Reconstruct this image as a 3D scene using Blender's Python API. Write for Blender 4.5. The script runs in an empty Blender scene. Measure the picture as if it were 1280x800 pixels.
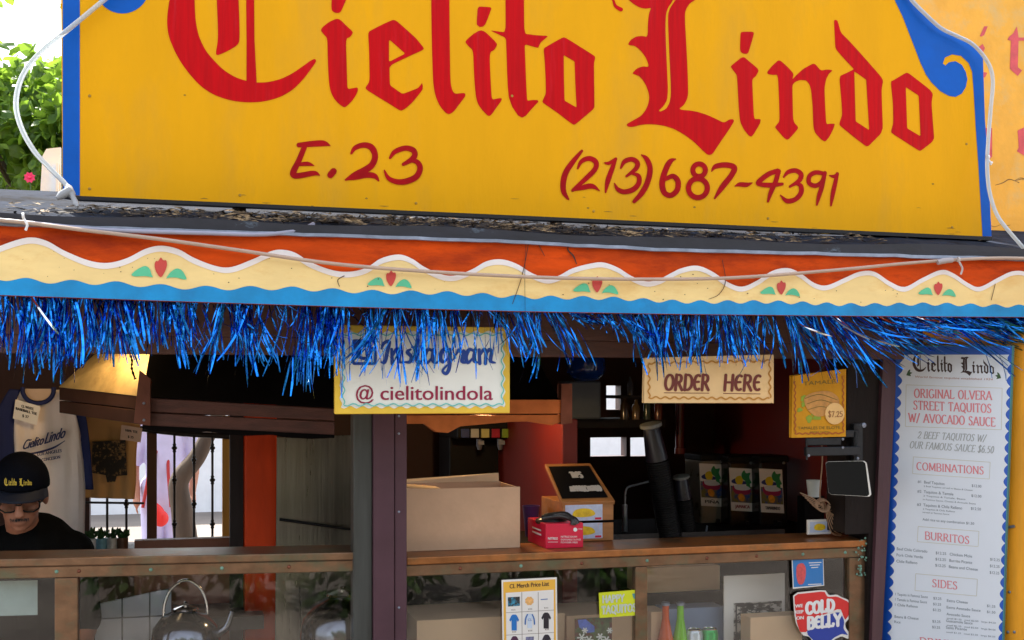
import bpy, bmesh, math, random
from mathutils import Vector, Matrix, noise
from mathutils.geometry import tessellate_polygon
random.seed(7)
R = math.radians
S = bpy.context.scene
COL = S.collection

# ------------------------------------------------------------------ camera, sky, sun, exposure
TH = R(15.6); FPX = 1500.0; DIST = 3.6; HZ = 485.0
CAM = Vector((-DIST*math.sin(TH), -DIST*math.cos(TH), 1.65))
DV = Vector((math.sin(TH), math.cos(TH), 0)); RV = Vector((math.cos(TH), -math.sin(TH), 0)); UP = Vector((0, 0, 1))
cd = bpy.data.cameras.new('camera'); cam = bpy.data.objects.new('camera', cd); COL.objects.link(cam)
cam.location = CAM; cam.rotation_euler = (R(90), 0, -TH)
cd.sensor_width = 36; cd.lens = 36*FPX/1280; cd.shift_y = (HZ-400)/1280; cd.clip_end = 500; cd.clip_start = .05
S.camera = cam
SUN_EL, SUN_AZ = 56, -16          # sun behind the stand (towards +y), a little to the left
w = bpy.data.worlds.new('World'); S.world = w; w.use_nodes = True
nt = w.node_tree; bg = nt.nodes['Background']
sky = nt.nodes.new('ShaderNodeTexSky'); sky.sky_type = 'NISHITA'; sky.sun_disc = False
sky.sun_elevation = R(SUN_EL); sky.sun_rotation = R(SUN_AZ); sky.dust_density = 2.0; sky.air_density = 1.0
hs = nt.nodes.new('ShaderNodeHueSaturation'); hs.inputs['Saturation'].default_value = .38
nt.links.new(sky.outputs[0], hs.inputs['Color']); nt.links.new(hs.outputs[0], bg.inputs[0]); bg.inputs[1].default_value = .15
sd = bpy.data.lights.new('sun', 'SUN'); sd.energy = 4.0; sd.angle = R(.5); sd.color = (1, .94, .85)
sun = bpy.data.objects.new('sun', sd); COL.objects.link(sun)
sdir = Vector((math.sin(R(SUN_AZ))*math.cos(R(SUN_EL)), math.cos(R(SUN_AZ))*math.cos(R(SUN_EL)), math.sin(R(SUN_EL))))
sun.rotation_euler = (-sdir).to_track_quat('-Z', 'Y').to_euler(); sun.location = (0, 8, 12)
S.view_settings.view_transform = 'Standard'; S.view_settings.look = 'None'
S.view_settings.gamma = 1; S.view_settings.use_curve_mapping = False
S.view_settings.exposure = 1.88
S.render.engine = 'CYCLES'
S.cycles.use_denoising = True
S.cycles.max_bounces = 8; S.cycles.transparent_max_bounces = 12; S.cycles.caustics_reflective = False; S.cycles.caustics_refractive = False
S.cycles.sample_clamp_indirect = 6

# ------------------------------------------------------------------ helpers
def hx(r, g, b):
    f = lambda c: (c/255/12.92 if c/255 <= .04045 else ((c/255+.055)/1.055)**2.4)
    return (f(r), f(g), f(b))

def mat(name, col, rough=.6, metal=0.0, var=.12, scale=6, bump=0.0, bscale=60, stretch=(1, 1, 1), col2=None, c2=(.55, .7), spec=.5, detail=5, **kw):
    """Principled material: colour mottled by object-space noise, an optional second colour in patches, bump."""
    m = bpy.data.materials.new(name); m.use_nodes = True; t = m.node_tree; b = t.nodes['Principled BSDF']
    N = t.nodes.new; L = t.links.new
    tc = N('ShaderNodeTexCoord'); mp = N('ShaderNodeMapping'); mp.inputs['Scale'].default_value = stretch
    L(tc.outputs['Object'], mp.inputs[0])
    n = N('ShaderNodeTexNoise'); n.inputs['Scale'].default_value = scale; n.inputs['Detail'].default_value = detail; n.inputs['Roughness'].default_value = .6
    L(mp.outputs[0], n.inputs[0])
    r = N('ShaderNodeValToRGB'); e = r.color_ramp.elements
    e[0].position = .3; e[1].position = .7
    e[0].color = (*[c*(1-var) for c in col], 1); e[1].color = (*[min(1, c*(1+var)) for c in col], 1)
    L(n.outputs[0], r.inputs[0]); out = r.outputs[0]
    if col2:
        n2 = N('ShaderNodeTexNoise'); n2.inputs['Scale'].default_value = scale*.7; n2.inputs['Detail'].default_value = 8; n2.inputs['Roughness'].default_value = .7
        L(mp.outputs[0], n2.inputs[0])
        r2 = N('ShaderNodeValToRGB'); r2.color_ramp.elements[0].position = c2[0]; r2.color_ramp.elements[1].position = c2[1]
        L(n2.outputs[0], r2.inputs[0])
        mx = N('ShaderNodeMixRGB'); L(r2.outputs[0], mx.inputs[0]); L(out, mx.inputs[1]); mx.inputs[2].default_value = (*col2, 1); out = mx.outputs[0]
    L(out, b.inputs['Base Color'])
    b.inputs['Metallic'].default_value = metal; b.inputs['Specular IOR Level'].default_value = spec
    rr = N('ShaderNodeMapRange'); rr.inputs[3].default_value = max(.03, rough-.12); rr.inputs[4].default_value = min(1, rough+.12)
    L(n.outputs[0], rr.inputs[0]); L(rr.outputs[0], b.inputs['Roughness'])
    if bump:
        nb = N('ShaderNodeTexNoise'); nb.inputs['Scale'].default_value = bscale; nb.inputs['Detail'].default_value = 4; L(mp.outputs[0], nb.inputs[0])
        bp = N('ShaderNodeBump'); bp.inputs['Strength'].default_value = bump; bp.inputs['Distance'].default_value = .004
        L(nb.outputs[0], bp.inputs['Height']); L(bp.outputs[0], b.inputs['Normal'])
    for k, v in kw.items(): b.inputs[k].default_value = v
    return m

def glass_mat(name, tint=(1, 1, 1), refl=1.0):
    m = bpy.data.materials.new(name); m.use_nodes = True; t = m.node_tree; t.nodes.clear(); N = t.nodes.new; L = t.links.new
    o = N('ShaderNodeOutputMaterial'); mx = N('ShaderNodeMixShader'); tr = N('ShaderNodeBsdfTransparent'); gl = N('ShaderNodeBsdfGlossy')
    tr.inputs[0].default_value = (*tint, 1); gl.inputs['Roughness'].default_value = .02; gl.inputs[0].default_value = (1, 1, 1, 1)
    fr = N('ShaderNodeFresnel'); fr.inputs[0].default_value = 1.5
    tc = N('ShaderNodeTexCoord'); n = N('ShaderNodeTexNoise'); n.inputs['Scale'].default_value = 3; bp = N('ShaderNodeBump'); bp.inputs['Strength'].default_value = .03
    L(tc.outputs['Object'], n.inputs[0]); L(n.outputs[0], bp.inputs['Height']); L(bp.outputs[0], gl.inputs['Normal'])
    mu = N('ShaderNodeMath'); mu.operation = 'MULTIPLY'; mu.inputs[1].default_value = refl
    L(fr.outputs[0], mu.inputs[0]); L(mu.outputs[0], mx.inputs[0]); L(tr.outputs[0], mx.inputs[1]); L(gl.outputs[0], mx.inputs[2]); L(mx.outputs[0], o.inputs[0])
    return m

def emit_mat(name, col, s):
    m = bpy.data.materials.new(name); m.use_nodes = True; b = m.node_tree.nodes['Principled BSDF']
    b.inputs['Base Color'].default_value = (*col, 1); b.inputs['Emission Color'].default_value = (*col, 1); b.inputs['Emission Strength'].default_value = s
    return m

class PL:
    """An upright plane: origin o, horizontal direction u, up v, n towards the viewer."""
    def __init__(s, o, u=(1, 0, 0)):
        s.o = Vector(o); s.u = Vector(u).normalized(); s.v = UP; s.n = s.u.cross(UP).normalized()
    def uv(s, px, py):                       # where the line of sight through a photo point meets the plane
        d = DV + RV*((px-640)/FPX) + UP*((HZ-py)/FPX)
        t = (s.o-CAM).dot(s.n)/d.dot(s.n); p = CAM+d*t-s.o
        return (p.dot(s.u), p.dot(s.v))
    def w(s, u, v, off=0): return s.o + s.u*u + s.v*v + s.n*off
    def p(s, px, py, off=0): return s.w(*s.uv(px, py), off)
_F = {}
def F(y):
    if y not in _F: _F[y] = PL((0, y, 0))
    return _F[y]
def P(px, py, y): return F(y).p(px, py)

def chaikin(pts, it=2, k=.22):
    for _ in range(it):
        o = []
        for i in range(len(pts)):
            a, b = pts[i], pts[(i+1) % len(pts)]
            o += [(a[0]+(b[0]-a[0])*k, a[1]+(b[1]-a[1])*k), (a[0]+(b[0]-a[0])*(1-k), a[1]+(b[1]-a[1])*(1-k))]
        pts = o
    return pts
def cat(pts, n=6):
    """Catmull-Rom through points of any dimension (tuples)."""
    o = []; m = len(pts)
    if m < 3: n = max(2, n//2)
    for i in range(m-1):
        a = pts[max(i-1, 0)]; b = pts[i]; c = pts[i+1]; d = pts[min(i+2, m-1)]
        for j in range(n):
            t = j/n
            o.append(tuple(.5*((2*b[k])+(-a[k]+c[k])*t+(2*a[k]-5*b[k]+4*c[k]-d[k])*t*t+(-a[k]+3*b[k]-3*c[k]+d[k])*t**3) for k in range(len(b))))
    o.append(tuple(pts[-1])); return o

class M:
    """Collects faces for ONE mesh object."""
    def __init__(s): s.v = []; s.f = []; s.smooth = False
    def add(s, vs, fs):
        k = len(s.v); s.v += [Vector(x) for x in vs]; s.f += [tuple(k+i for i in f) for f in fs]; return s
    def pbox(s, pl, u0, u1, v0, v1, w0, w1):
        c = [pl.w(u, v, w) for w in (w0, w1) for v in (v0, v1) for u in (u0, u1)]
        return s.add(c, [(0, 2, 3, 1), (4, 5, 7, 6), (0, 1, 5, 4), (2, 6, 7, 3), (0, 4, 6, 2), (1, 3, 7, 5)])
    def bpx(s, pl, x0, y0, x1, y1, w0, w1):
        """box whose front (w1) face covers a photo rectangle on the plane"""
        u0, v1 = pl.uv(x0, (y0)); u1, v0 = pl.uv(x1, y1); return s.pbox(pl, u0, u1, v0, v1, w0, w1)
    def box(s, x0, x1, y0, y1, z0, z1): return s.pbox(F(0), x0, x1, z0, z1, -y1, -y0)
    def poly(s, pl, loops, off, back=None, px=True):
        """filled outline(s) (first outer, then holes) at off, with side walls down to back"""
        L = [[Vector((*(pl.uv(*q) if px else q), 0)) for q in lp] for lp in loops]
        tri = tessellate_polygon(L); flat = [q for lp in L for q in lp]
        nrm = 1
        vs = [pl.w(q.x, q.y, off) for q in flat]; fs = []
        for t in tri:
            a, b, c = (flat[i] for i in t)
            fs.append(t if (b-a).cross(c-a).z > 0 else (t[0], t[2], t[1]))
        s.add(vs, fs)
        if back is not None:
            k0 = 0
            for lp in L:
                n = len(lp); vv = [pl.w(q.x, q.y, off) for q in lp]+[pl.w(q.x, q.y, back) for q in lp]
                s.add(vv, [(i, n+i, n+(i+1) % n, (i+1) % n) for i in range(n)])
            s.add([pl.w(q.x, q.y, back) for q in flat], [tuple(reversed(f)) for f in fs])
        return s
    def ribbon(s, pl, pts, off, n=6, px=True, wd=None, caps=True):
        """brush stroke; pts (x, y, width) in photo pixels (or plane units)"""
        if wd is not None: pts = [(*q[:2], wd) for q in pts]
        q = cat(pts, n) if len(pts) > 2 else pts
        vs = []; m = len(q)
        def put(x, y, k): vs.append(pl.w(*(pl.uv(x, y) if px else (x, y)), off+k*.00002))
        for i in range(m):
            a = q[max(i-1, 0)]; b = q[min(i+1, m-1)]; dx, dy = b[0]-a[0], b[1]-a[1]; l = math.hypot(dx, dy) or 1
            hw = max(q[i][2], .01)/2; nx, ny = -dy/l*hw, dx/l*hw
            put(q[i][0]+nx, q[i][1]+ny, i); put(q[i][0]-nx, q[i][1]-ny, i)
        s.add(vs, [(2*i, 2*i+1, 2*i+3, 2*i+2) for i in range(m-1)])
        if caps:
            for e, o in ((0, 1), (m-1, m-2)):
                dx, dy = q[e][0]-q[o][0], q[e][1]-q[o][1]; l = math.hypot(dx, dy) or 1; dx /= l; dy /= l; hw = q[e][2]/2; c = []
                for k in range(7):
                    an = -math.pi/2+math.pi*k/6; c.append((q[e][0]+hw*(math.cos(an)*dx-math.sin(an)*dy), q[e][1]+hw*(math.cos(an)*dy+math.sin(an)*dx)))
                s.add([pl.w(*(pl.uv(*z) if px else z), off+e*.00002) for z in c], [tuple(range(7))])
        return s
    def tube(s, pts, r, n=8, sm=5, closed=False, rf=None):
        pts = [tuple(p) for p in pts]
        q = [Vector(p) for p in (cat(pts, sm) if sm > 1 and len(pts) > 2 else pts)]
        s.smooth = True; up = None; rings = []; m = len(q)
        for i in range(m):
            d = (q[min(i+1, m-1)]-q[max(i-1, 0)]).normalized()
            if up is None: up = d.orthogonal().normalized()
            up = (up-d*up.dot(d)).normalized(); bn = d.cross(up); rr = rf(i/(m-1)) if rf else r
            rings.append([q[i]+(up*math.cos(2*math.pi*k/n)+bn*math.sin(2*math.pi*k/n))*rr for k in range(n)])
        fs = [(i*n+k, i*n+(k+1) % n, (i+1)*n+(k+1) % n, (i+1)*n+k) for i in range(m-1) for k in range(n)]
        fs += [tuple(reversed(range(n))), tuple(range((m-1)*n, m*n))]
        return s.add([x for r_ in rings for x in r_], fs)
    def lathe(s, c, prof, n=24, axis=UP, sx=1.0, sy=1.0):
        """prof: (radius, height) along axis from c"""
        s.smooth = True; axis = Vector(axis).normalized(); a = axis.orthogonal().normalized() if abs(axis.z) < .999 else Vector((1, 0, 0)); b = axis.cross(a); c = Vector(c)
        vs = [c+axis*h+(a*math.cos(2*math.pi*k/n)*sx+b*math.sin(2*math.pi*k/n)*sy)*max(r, .0004) for r, h in prof for k in range(n)]
        fs = [(i*n+k, i*n+(k+1) % n, (i+1)*n+(k+1) % n, (i+1)*n+k) for i in range(len(prof)-1) for k in range(n)]
        fs += [tuple(reversed(range(n))), tuple(range((len(prof)-1)*n, len(prof)*n))]
        return s.add(vs, fs)
    def ball(s, c, r, n=16, m=10, rot=None):
        s.smooth = True; c = Vector(c); r = Vector(r) if hasattr(r, '__len__') else Vector((r, r, r)); vs = []
        for i in range(m+1):
            th = math.pi*i/m
            for k in range(n):
                ph = 2*math.pi*k/n; v = Vector((r.x*math.sin(th)*math.cos(ph), r.y*math.sin(th)*math.sin(ph), r.z*math.cos(th)))
                if i in (0, m): v = v+Vector((math.cos(ph), math.sin(ph), 0))*.0003
                vs.append(c+(rot @ v if rot else v))
        fs = [(i*n+k, (i+1)*n+k, (i+1)*n+(k+1) % n, i*n+(k+1) % n) for i in range(m) for k in range(n)]
        return s.add(vs, fs+[tuple(range(n)), tuple(reversed(range(m*n, m*n+n)))])

WL = {}
def tag(o, label=None, cat_=None, group=None, kind=None):
    if label: o['label'] = label
    if cat_: o['category'] = cat_
    if group: o['group'] = group
    if kind: o['kind'] = kind
    return o
def thing(name, loc, label, cat_, group=None, kind=None):
    o = bpy.data.objects.new(name, None); COL.objects.link(o); o.location = loc; o.empty_display_size = .05; WL[o] = Vector(loc)
    return tag(o, label, cat_, group, kind)
def obj(name, m, material, parent=None, label=None, cat_=None, group=None, kind=None, bevel=0, smooth=None, seg=2, solid=0):
    me = bpy.data.meshes.new(name); base = WL.get(parent, Vector((0, 0, 0)))
    if parent is None:
        xs = [v.x for v in m.v]; ys = [v.y for v in m.v]; zs = [v.z for v in m.v]
        base = Vector(((min(xs)+max(xs))/2, (min(ys)+max(ys))/2, min(zs)))
    me.from_pydata([v-base for v in m.v], [], m.f); me.validate(); me.update()
    o = bpy.data.objects.new(name, me); COL.objects.link(o)
    if parent is None: o.location = base
    else: o.parent = parent
    WL[o] = base
    if material: me.materials.append(material)
    if smooth or (smooth is None and m.smooth):
        me.polygons.foreach_set('use_smooth', [True]*len(me.polygons)); me.set_sharp_from_angle(angle=R(50))
    if solid: q = o.modifiers.new('solid', 'SOLIDIFY'); q.thickness = solid; q.offset = 0
    if bevel:
        bm = bmesh.new(); bm.from_mesh(me); bmesh.ops.remove_doubles(bm, verts=bm.verts, dist=1e-6); bm.to_mesh(me); bm.free()
        q = o.modifiers.new('bevel', 'BEVEL'); q.width = bevel; q.segments = seg; q.limit_method = 'ANGLE'; q.angle_limit = R(40)
    return tag(o, label, cat_, group, kind)

# ---- lettering: a serif stroke alphabet of its own, and the built-in sans
def EL(cx, cy, rx, ry, a0, a1, n=10):
    return [(cx+rx*math.cos(R(a0+(a1-a0)*i/n)), cy+ry*math.sin(R(a0+(a1-a0)*i/n))) for i in range(n+1)]
G = {
 'A': (.74, [[(.02, 0), (.37, 1)], [(.37, 1), (.72, 0)], [(.15, .33), (.59, .33)]]),
 'B': (.64, [[(.1, 0), (.1, 1)], [(.1, 1)]+EL(.34, .76, .2, .24, 90, -90)+[(.1, .52)], [(.1, .52)]+EL(.36, .26, .24, .26, 90, -90)+[(.1, 0)]]),
 'C': (.66, [EL(.38, .5, .32, .49, 48, 312, 16)]),
 'D': (.72, [[(.1, 0), (.1, 1)], [(.1, .99)]+EL(.3, .5, .36, .49, 90, -90, 14)+[(.1, .01)]]),
 'E': (.6, [[(.1, 0), (.1, 1)], [(.1, .98), (.54, .98), (.55, .85)], [(.1, .52), (.44, .52)], [(.1, .02), (.56, .02), (.57, .16)]]),
 'F': (.56, [[(.1, 0), (.1, 1)], [(.1, .98), (.54, .98), (.55, .84)], [(.1, .52), (.42, .52)]]),
 'G': (.72, [EL(.38, .5, .32, .49, 45, 350, 16), [(.66, .42), (.66, .1)], [(.45, .42), (.7, .42)]]),
 'H': (.74, [[(.1, 0), (.1, 1)], [(.64, 0), (.64, 1)], [(.1, .52), (.64, .52)]]),
 'I': (.28, [[(.14, 0), (.14, 1)]]),
 'K': (.68, [[(.1, 0), (.1, 1)], [(.6, 1), (.12, .45)], [(.26, .58), (.64, 0)]]),
 'L': (.58, [[(.1, 0), (.1, 1)], [(.1, .02), (.54, .02), (.56, .18)]]),
 'M': (.88, [[(.1, 0), (.12, 1)], [(.12, 1), (.44, .1)], [(.44, .1), (.76, 1)], [(.76, 1), (.78, 0)]]),
 'N': (.76, [[(.1, 0), (.1, 1)], [(.1, 1), (.66, .02)], [(.66, 0), (.66, 1)]]),
 'O': (.76, [EL(.38, .5, .32, .49, 90, 450, 20)]),
 'P': (.6, [[(.1, 0), (.1, 1)], [(.1, .99)]+EL(.32, .74, .22, .25, 90, -90)+[(.1, .48)]]),
 'Q': (.76, [EL(.38, .5, .32, .49, 90, 450, 20), [(.38, .16), (.56, .0), (.74, -.16)]]),
 'R': (.68, [[(.1, 0), (.1, 1)], [(.1, .99)]+EL(.32, .75, .2, .24, 90, -90)+[(.1, .5)], [(.3, .5), (.62, 0)]]),
 'S': (.56, [[(.48, .84), (.4, .96), (.26, .99), (.12, .9), (.1, .74), (.22, .58), (.4, .46), (.48, .3), (.44, .1), (.28, .01), (.12, .06), (.06, .2)]]),
 'T': (.64, [[(.32, 0), (.32, 1)], [(.03, .84), (.04, .98), (.6, .98), (.61, .84)]]),
 'U': (.74, [[(.1, 1), (.1, .3), (.2, .06), (.37, .01), (.54, .06), (.64, .3), (.64, 1)]]),
 'V': (.72, [[(.02, 1), (.36, 0)], [(.36, 0), (.7, 1)]]),
 'W': (1.0, [[(.02, 1), (.28, 0)], [(.28, 0), (.5, .9)], [(.5, .9), (.72, 0)], [(.72, 0), (.98, 1)]]),
 'X': (.7, [[(.04, 1), (.66, 0)], [(.66, 1), (.04, 0)]]),
 'Y': (.7, [[(.04, 1), (.35, .5)], [(.66, 1), (.35, .5)], [(.35, .5), (.35, 0)]]),
 'Z': (.62, [[(.06, .84), (.06, .98), (.56, .98)], [(.56, .98), (.05, .02)], [(.05, .02), (.56, .02), (.57, .16)]]),
 '2': (.56, [[(.07, .74), (.14, .93), (.28, .99), (.44, .9), (.47, .7), (.34, .42), (.06, .03)], [(.06, .03), (.5, .03), (.52, .16)]]),
 '6': (.58, [[(.48, .92), (.32, .98), (.14, .74), (.08, .36), (.16, .08), (.3, .01), (.46, .1), (.5, .32), (.42, .52), (.28, .58), (.12, .46)]]),
 '5': (.56, [[(.48, .98), (.14, .98), (.11, .54)], [(.11, .54), (.28, .62), (.46, .5), (.49, .28), (.38, .06), (.22, .01), (.06, .1)]]),
 '0': (.58, [EL(.29, .5, .22, .49, 90, 450, 18)]),
 '7': (.54, [[(.06, .84), (.06, .98), (.5, .98)], [(.5, .98), (.2, 0)]]),
 '/': (.44, [[(.02, -.1), (.42, 1.05)]]), '.': (.24, [[(.12, .0), (.12, .08)]]), '-': (.4, [[(.06, .45), (.34, .45)]]),
 '$': (.56, [[(.48, .84), (.4, .96), (.26, .99), (.12, .9), (.1, .74), (.22, .58), (.4, .46), (.48, .3), (.44, .1), (.28, .01), (.12, .06), (.06, .2)], [(.28, -.1), (.28, 1.1)]]),
 'Ɛ': (.56, [EL(.34, .5, .28, .48, 62, 298, 14), [(.08, .52), (.42, .54)]]),
 ' ': (.36, []),
}
def txt(m, pl, s, p0, p1, h, off, thick=.16, thin=.07, serif=True, it=0.0, px=True, gap=.08):
    """stroke lettering along the line p0-p1 (its width is fitted), cap height h, in photo pixels"""
    tot = sum(G[c][0]+gap for c in s)-gap; dx, dy = p1[0]-p0[0], p1[1]-p0[1]; k = 0; x = 0.0
    sg = -1 if px else 1; ax = abs(dx)/tot
    def q(a, b): return (p0[0]+dx*(x+a)/tot+it*b*h, p0[1]+dy*(x+a)/tot+sg*b*h)
    for c in s:
        for st in G[c][1]:
            o = off+k*.00006; k = (k+1) % 9
            P_ = [q(*z) for z in st]
            for i in range(len(P_)-1):
                pass
            W_ = []
            for i in range(len(P_)):
                a = P_[max(i-1, 0)]; b = P_[min(i+1, len(P_)-1)]; l = math.hypot(b[0]-a[0], b[1]-a[1]) or 1
                W_.append((thin+(thick-thin)*abs(b[1]-a[1])/l)*h)
            m.ribbon(pl, [(*P_[i], W_[i]) for i in range(len(P_))], o, n=1 if len(P_) < 8 else 2, px=px, caps=not serif)
            if serif:
                for e, f in ((0, 1), (-1, -2)):
                    a, b = st[e], st[f]
                    if a[1] in (0, 1) and abs(b[0]-a[0]) < abs(b[1]-a[1])*.75:
                        yy = a[1] + (.03 if a[1] == 0 else -.03)
                        m.ribbon(pl, [(*q(a[0]-.12, yy), thin*h), (*q(a[0]+.12, yy), thin*h)], o+.00003, px=px, caps=False)
        x += G[c][0]+gap
    return m
_fc = {}
def font_mesh(s):
    if s not in _fc:
        cu = bpy.data.curves.new('t', 'FONT'); cu.body = s; cu.resolution_u = 3; o = bpy.data.objects.new('t', cu); COL.objects.link(o)
        dg = bpy.context.evaluated_depsgraph_get(); me = bpy.data.meshes.new_from_object(o.evaluated_get(dg))
        _fc[s] = ([v.co.xy.copy() for v in me.vertices], [tuple(p.vertices) for p in me.polygons])
        bpy.data.objects.remove(o); bpy.data.curves.remove(cu); bpy.data.meshes.remove(me)
    return _fc[s]
def bf(m, pl, s, p0, p1, h, off, it=0.0, px=True, bold=0):
    """built-in sans text fitted to the baseline p0-p1 with cap height h"""
    vs, fs = font_mesh(s); x0 = min(v.x for v in vs); x1 = max(v.x for v in vs); sg = -1 if px else 1; k = h/.72; dx, dy = p1[0]-p0[0], p1[1]-p0[1]
    def go(ex, o):
        out = []
        for v in vs:
            a = (v.x-x0)/(x1-x0); q = (p0[0]+dx*a+it*v.y*k+ex, p0[1]+dy*a+sg*v.y*k); out.append(pl.w(*(pl.uv(*q) if px else q), o))
        m.add(out, fs)
    go(0, off)
    if bold:
        go(bold, off+.0001); go(-bold, off+.0002)
    return m
def wavy(p0, p1, amp, per, n=8):
    l = math.hypot(p1[0]-p0[0], p1[1]-p0[1]); c = max(1, round(l/per)); o = []
    nx, ny = -(p1[1]-p0[1])/l, (p1[0]-p0[0])/l
    for i in range(c*n):
        t = i/(c*n); a = amp*math.sin(2*math.pi*c*t); o.append((p0[0]+(p1[0]-p0[0])*t+nx*a, p0[1]+(p1[1]-p0[1])*t+ny*a))
    return o
def wavyrect(x0, y0, x1, y1, amp, per):
    c = [(x0, y0), (x1, y0), (x1, y1), (x0, y1)]; o = []
    for i in range(4): o += wavy(c[i], c[(i+1) % 4], amp, per)
    return o

# ------------------------------------------------------------------ materials
YEL = mat('sign_yellow', hx(232, 166, 12), .55, var=.05, scale=2.0, bump=.15, bscale=40, stretch=(3, 1, .7), col2=hx(214, 158, 44), c2=(.5, .8), spec=.1)
RED = mat('sign_red', hx(192, 0, 10), .5, spec=.12, var=.16, scale=5, stretch=(14, 1, .7), bump=.12, bscale=30, col2=hx(196, 44, 60), c2=(.56, .85))
BLUE = mat('sign_blue', hx(0, 88, 184), .5, spec=.2, var=.1, scale=10, bump=.06)
DARKEDGE = mat('dark_edge', (.012, .01, .01), .7)
ORANGE = mat('fascia_orange', hx(206, 72, 8), .65, spec=.15, var=.22, scale=9, bump=.35, bscale=50, stretch=(.5, 1, 1.8), col2=hx(132, 34, 10), c2=(.46, .7))
CREAM = mat('fascia_cream', hx(248, 216, 146), .65, var=.08, scale=9, bump=.25, bscale=40, stretch=(.6, 1, 1.6), col2=hx(232, 186, 108), c2=(.5, .74))
WHITEP = mat('fascia_white', hx(238, 230, 226), .6, var=.05, bump=.08)
SKYB = mat('fascia_blue', hx(0, 138, 200), .6, var=.2, scale=9, bump=.12, stretch=(1, 1, 1), col2=hx(20, 112, 170), c2=(.55, .8))
TULIP = mat('tulip_red', hx(205, 70, 62), .6); LEAFP = mat('leaf_teal', hx(92, 196, 150), .6)
TAR = mat('roof_tar', hx(40, 46, 58), .95, spec=.04, var=.35, scale=10, bump=.5, bscale=40, col2=hx(24, 24, 28), c2=(.5, .62))
TARD = mat('roof_edge', hx(34, 34, 42), .6, var=.4, scale=16, bump=.4, bscale=40, stretch=(.5, 1, 1), col2=hx(110, 128, 145), c2=(.62, .74))
GALV = mat('flashing', hx(140, 148, 165), .45, metal=.6, var=.3, scale=14)
DWOOD = mat('brown_beam', hx(92, 62, 54), .6, var=.3, scale=5, stretch=(1, 6, 8), bump=.3, bscale=30)
PURP = mat('purple_paint', hx(84, 58, 66), .55, spec=.25, var=.12, scale=9, bump=.15, bscale=30)
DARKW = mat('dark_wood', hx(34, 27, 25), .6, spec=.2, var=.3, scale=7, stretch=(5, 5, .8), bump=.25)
BLACKISH = mat('sooty', (.005, .004, .004), .8, var=.4, spec=.05)  # near black: soot on the hood edge, painted shadow on the canopy
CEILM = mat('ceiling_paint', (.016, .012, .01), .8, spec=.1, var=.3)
WALLR = mat('red_wall', hx(120, 24, 8), .55, var=.15, scale=3, bump=.1)
WALLD = mat('maroon_wall', hx(66, 34, 28), .6, var=.25, scale=3)
ORC = mat('orange_column', hx(186, 56, 12), .55, spec=.2, var=.2, scale=7, stretch=(2, 2, .4), bump=.2)
STEEL = mat('brushed_steel', (.16, .15, .125), .3, metal=.85, var=.2, scale=5, stretch=(8, 8, .4), bump=.25, bscale=10)
COPPER = mat('aged_copper', hx(124, 94, 70), .42, metal=.6, var=.35, scale=12, stretch=(1, 1, 1.5), bump=.25, bscale=45, col2=hx(104, 102, 80), c2=(.48, .66))
COPD = mat('dark_copper', hx(132, 80, 62), .42, metal=.7, var=.3, scale=10, bump=.25, bscale=40)
COPPERW = mat('warm_copper', hx(162, 104, 58), .4, metal=.6, var=.35, scale=12, stretch=(1, 1, 1.5), bump=.25, bscale=45, col2=hx(112, 92, 62), c2=(.5, .7))  # orange highlight on the right countertop put into the copper colour
PATINA = mat('patina', hx(120, 160, 140), .6, var=.3, scale=30)
STUCCO = mat('yellow_stucco', hx(230, 172, 66), .8, var=.14, scale=5, bump=.4, bscale=30, col2=hx(210, 176, 112), c2=(.5, .66))
STUCCO2 = mat('amber_wall', hx(240, 160, 20), .6, var=.14, scale=8, bump=.25, stretch=(3, 3, .5), col2=hx(200, 100, 10), c2=(.58, .78))
FADED = mat('faded_red', hx(205, 86, 92), .75, var=.2, scale=18)
CONC = mat('paving', (.19, .165, .145), .85, var=.25, scale=.8, bump=.2, bscale=6, col2=(.26, .22, .19), spec=.2)
FLOORM = mat('kitchen_floor', hx(96, 66, 54), .6, var=.2, scale=2)
GLASS = glass_mat('display_glass', (.985, .99, .99), .6)
TUBEM = mat('rope_light_plastic', hx(226, 232, 232), .18, var=.06, **{'Transmission Weight': .45, 'IOR': 1.35})
TUBEO = mat('cable_plastic', hx(214, 188, 168), .22, var=.08, **{'Transmission Weight': .35, 'IOR': 1.35})
WHITE = mat('white_paint', hx(232, 232, 232), .5, var=.05)
PAPER = mat('paper', hx(236, 232, 226), .7, var=.03)
BLACK = mat('black_plastic', (.005, .005, .006), .5, var=.2, spec=.2)
BLKTXT = mat('black_ink', (.015, .013, .014), .6)
GREY = mat('grey_ink', hx(168, 172, 172), .6)
METAL = mat('chrome', (.6, .6, .6), .12, metal=1, var=.1)

# ------------------------------------------------------------------ the setting
g = M(); g.box(-60, 60, -40, 90, -.25, 0); obj('ground', g, CONC, kind='structure')

# kiosk building ----------------------------------------------------
XL, XR, YB = -2.6, F(.62).uv(1124, 500)[0]+.03, 2.35
ZT = P(640, 302, 0).z
stand = thing('taco_stand', (0, 1.2, 0), 'open fronted wooden taco stand with painted orange eave and dark interior', 'food stand')
XE = 2.4
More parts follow.
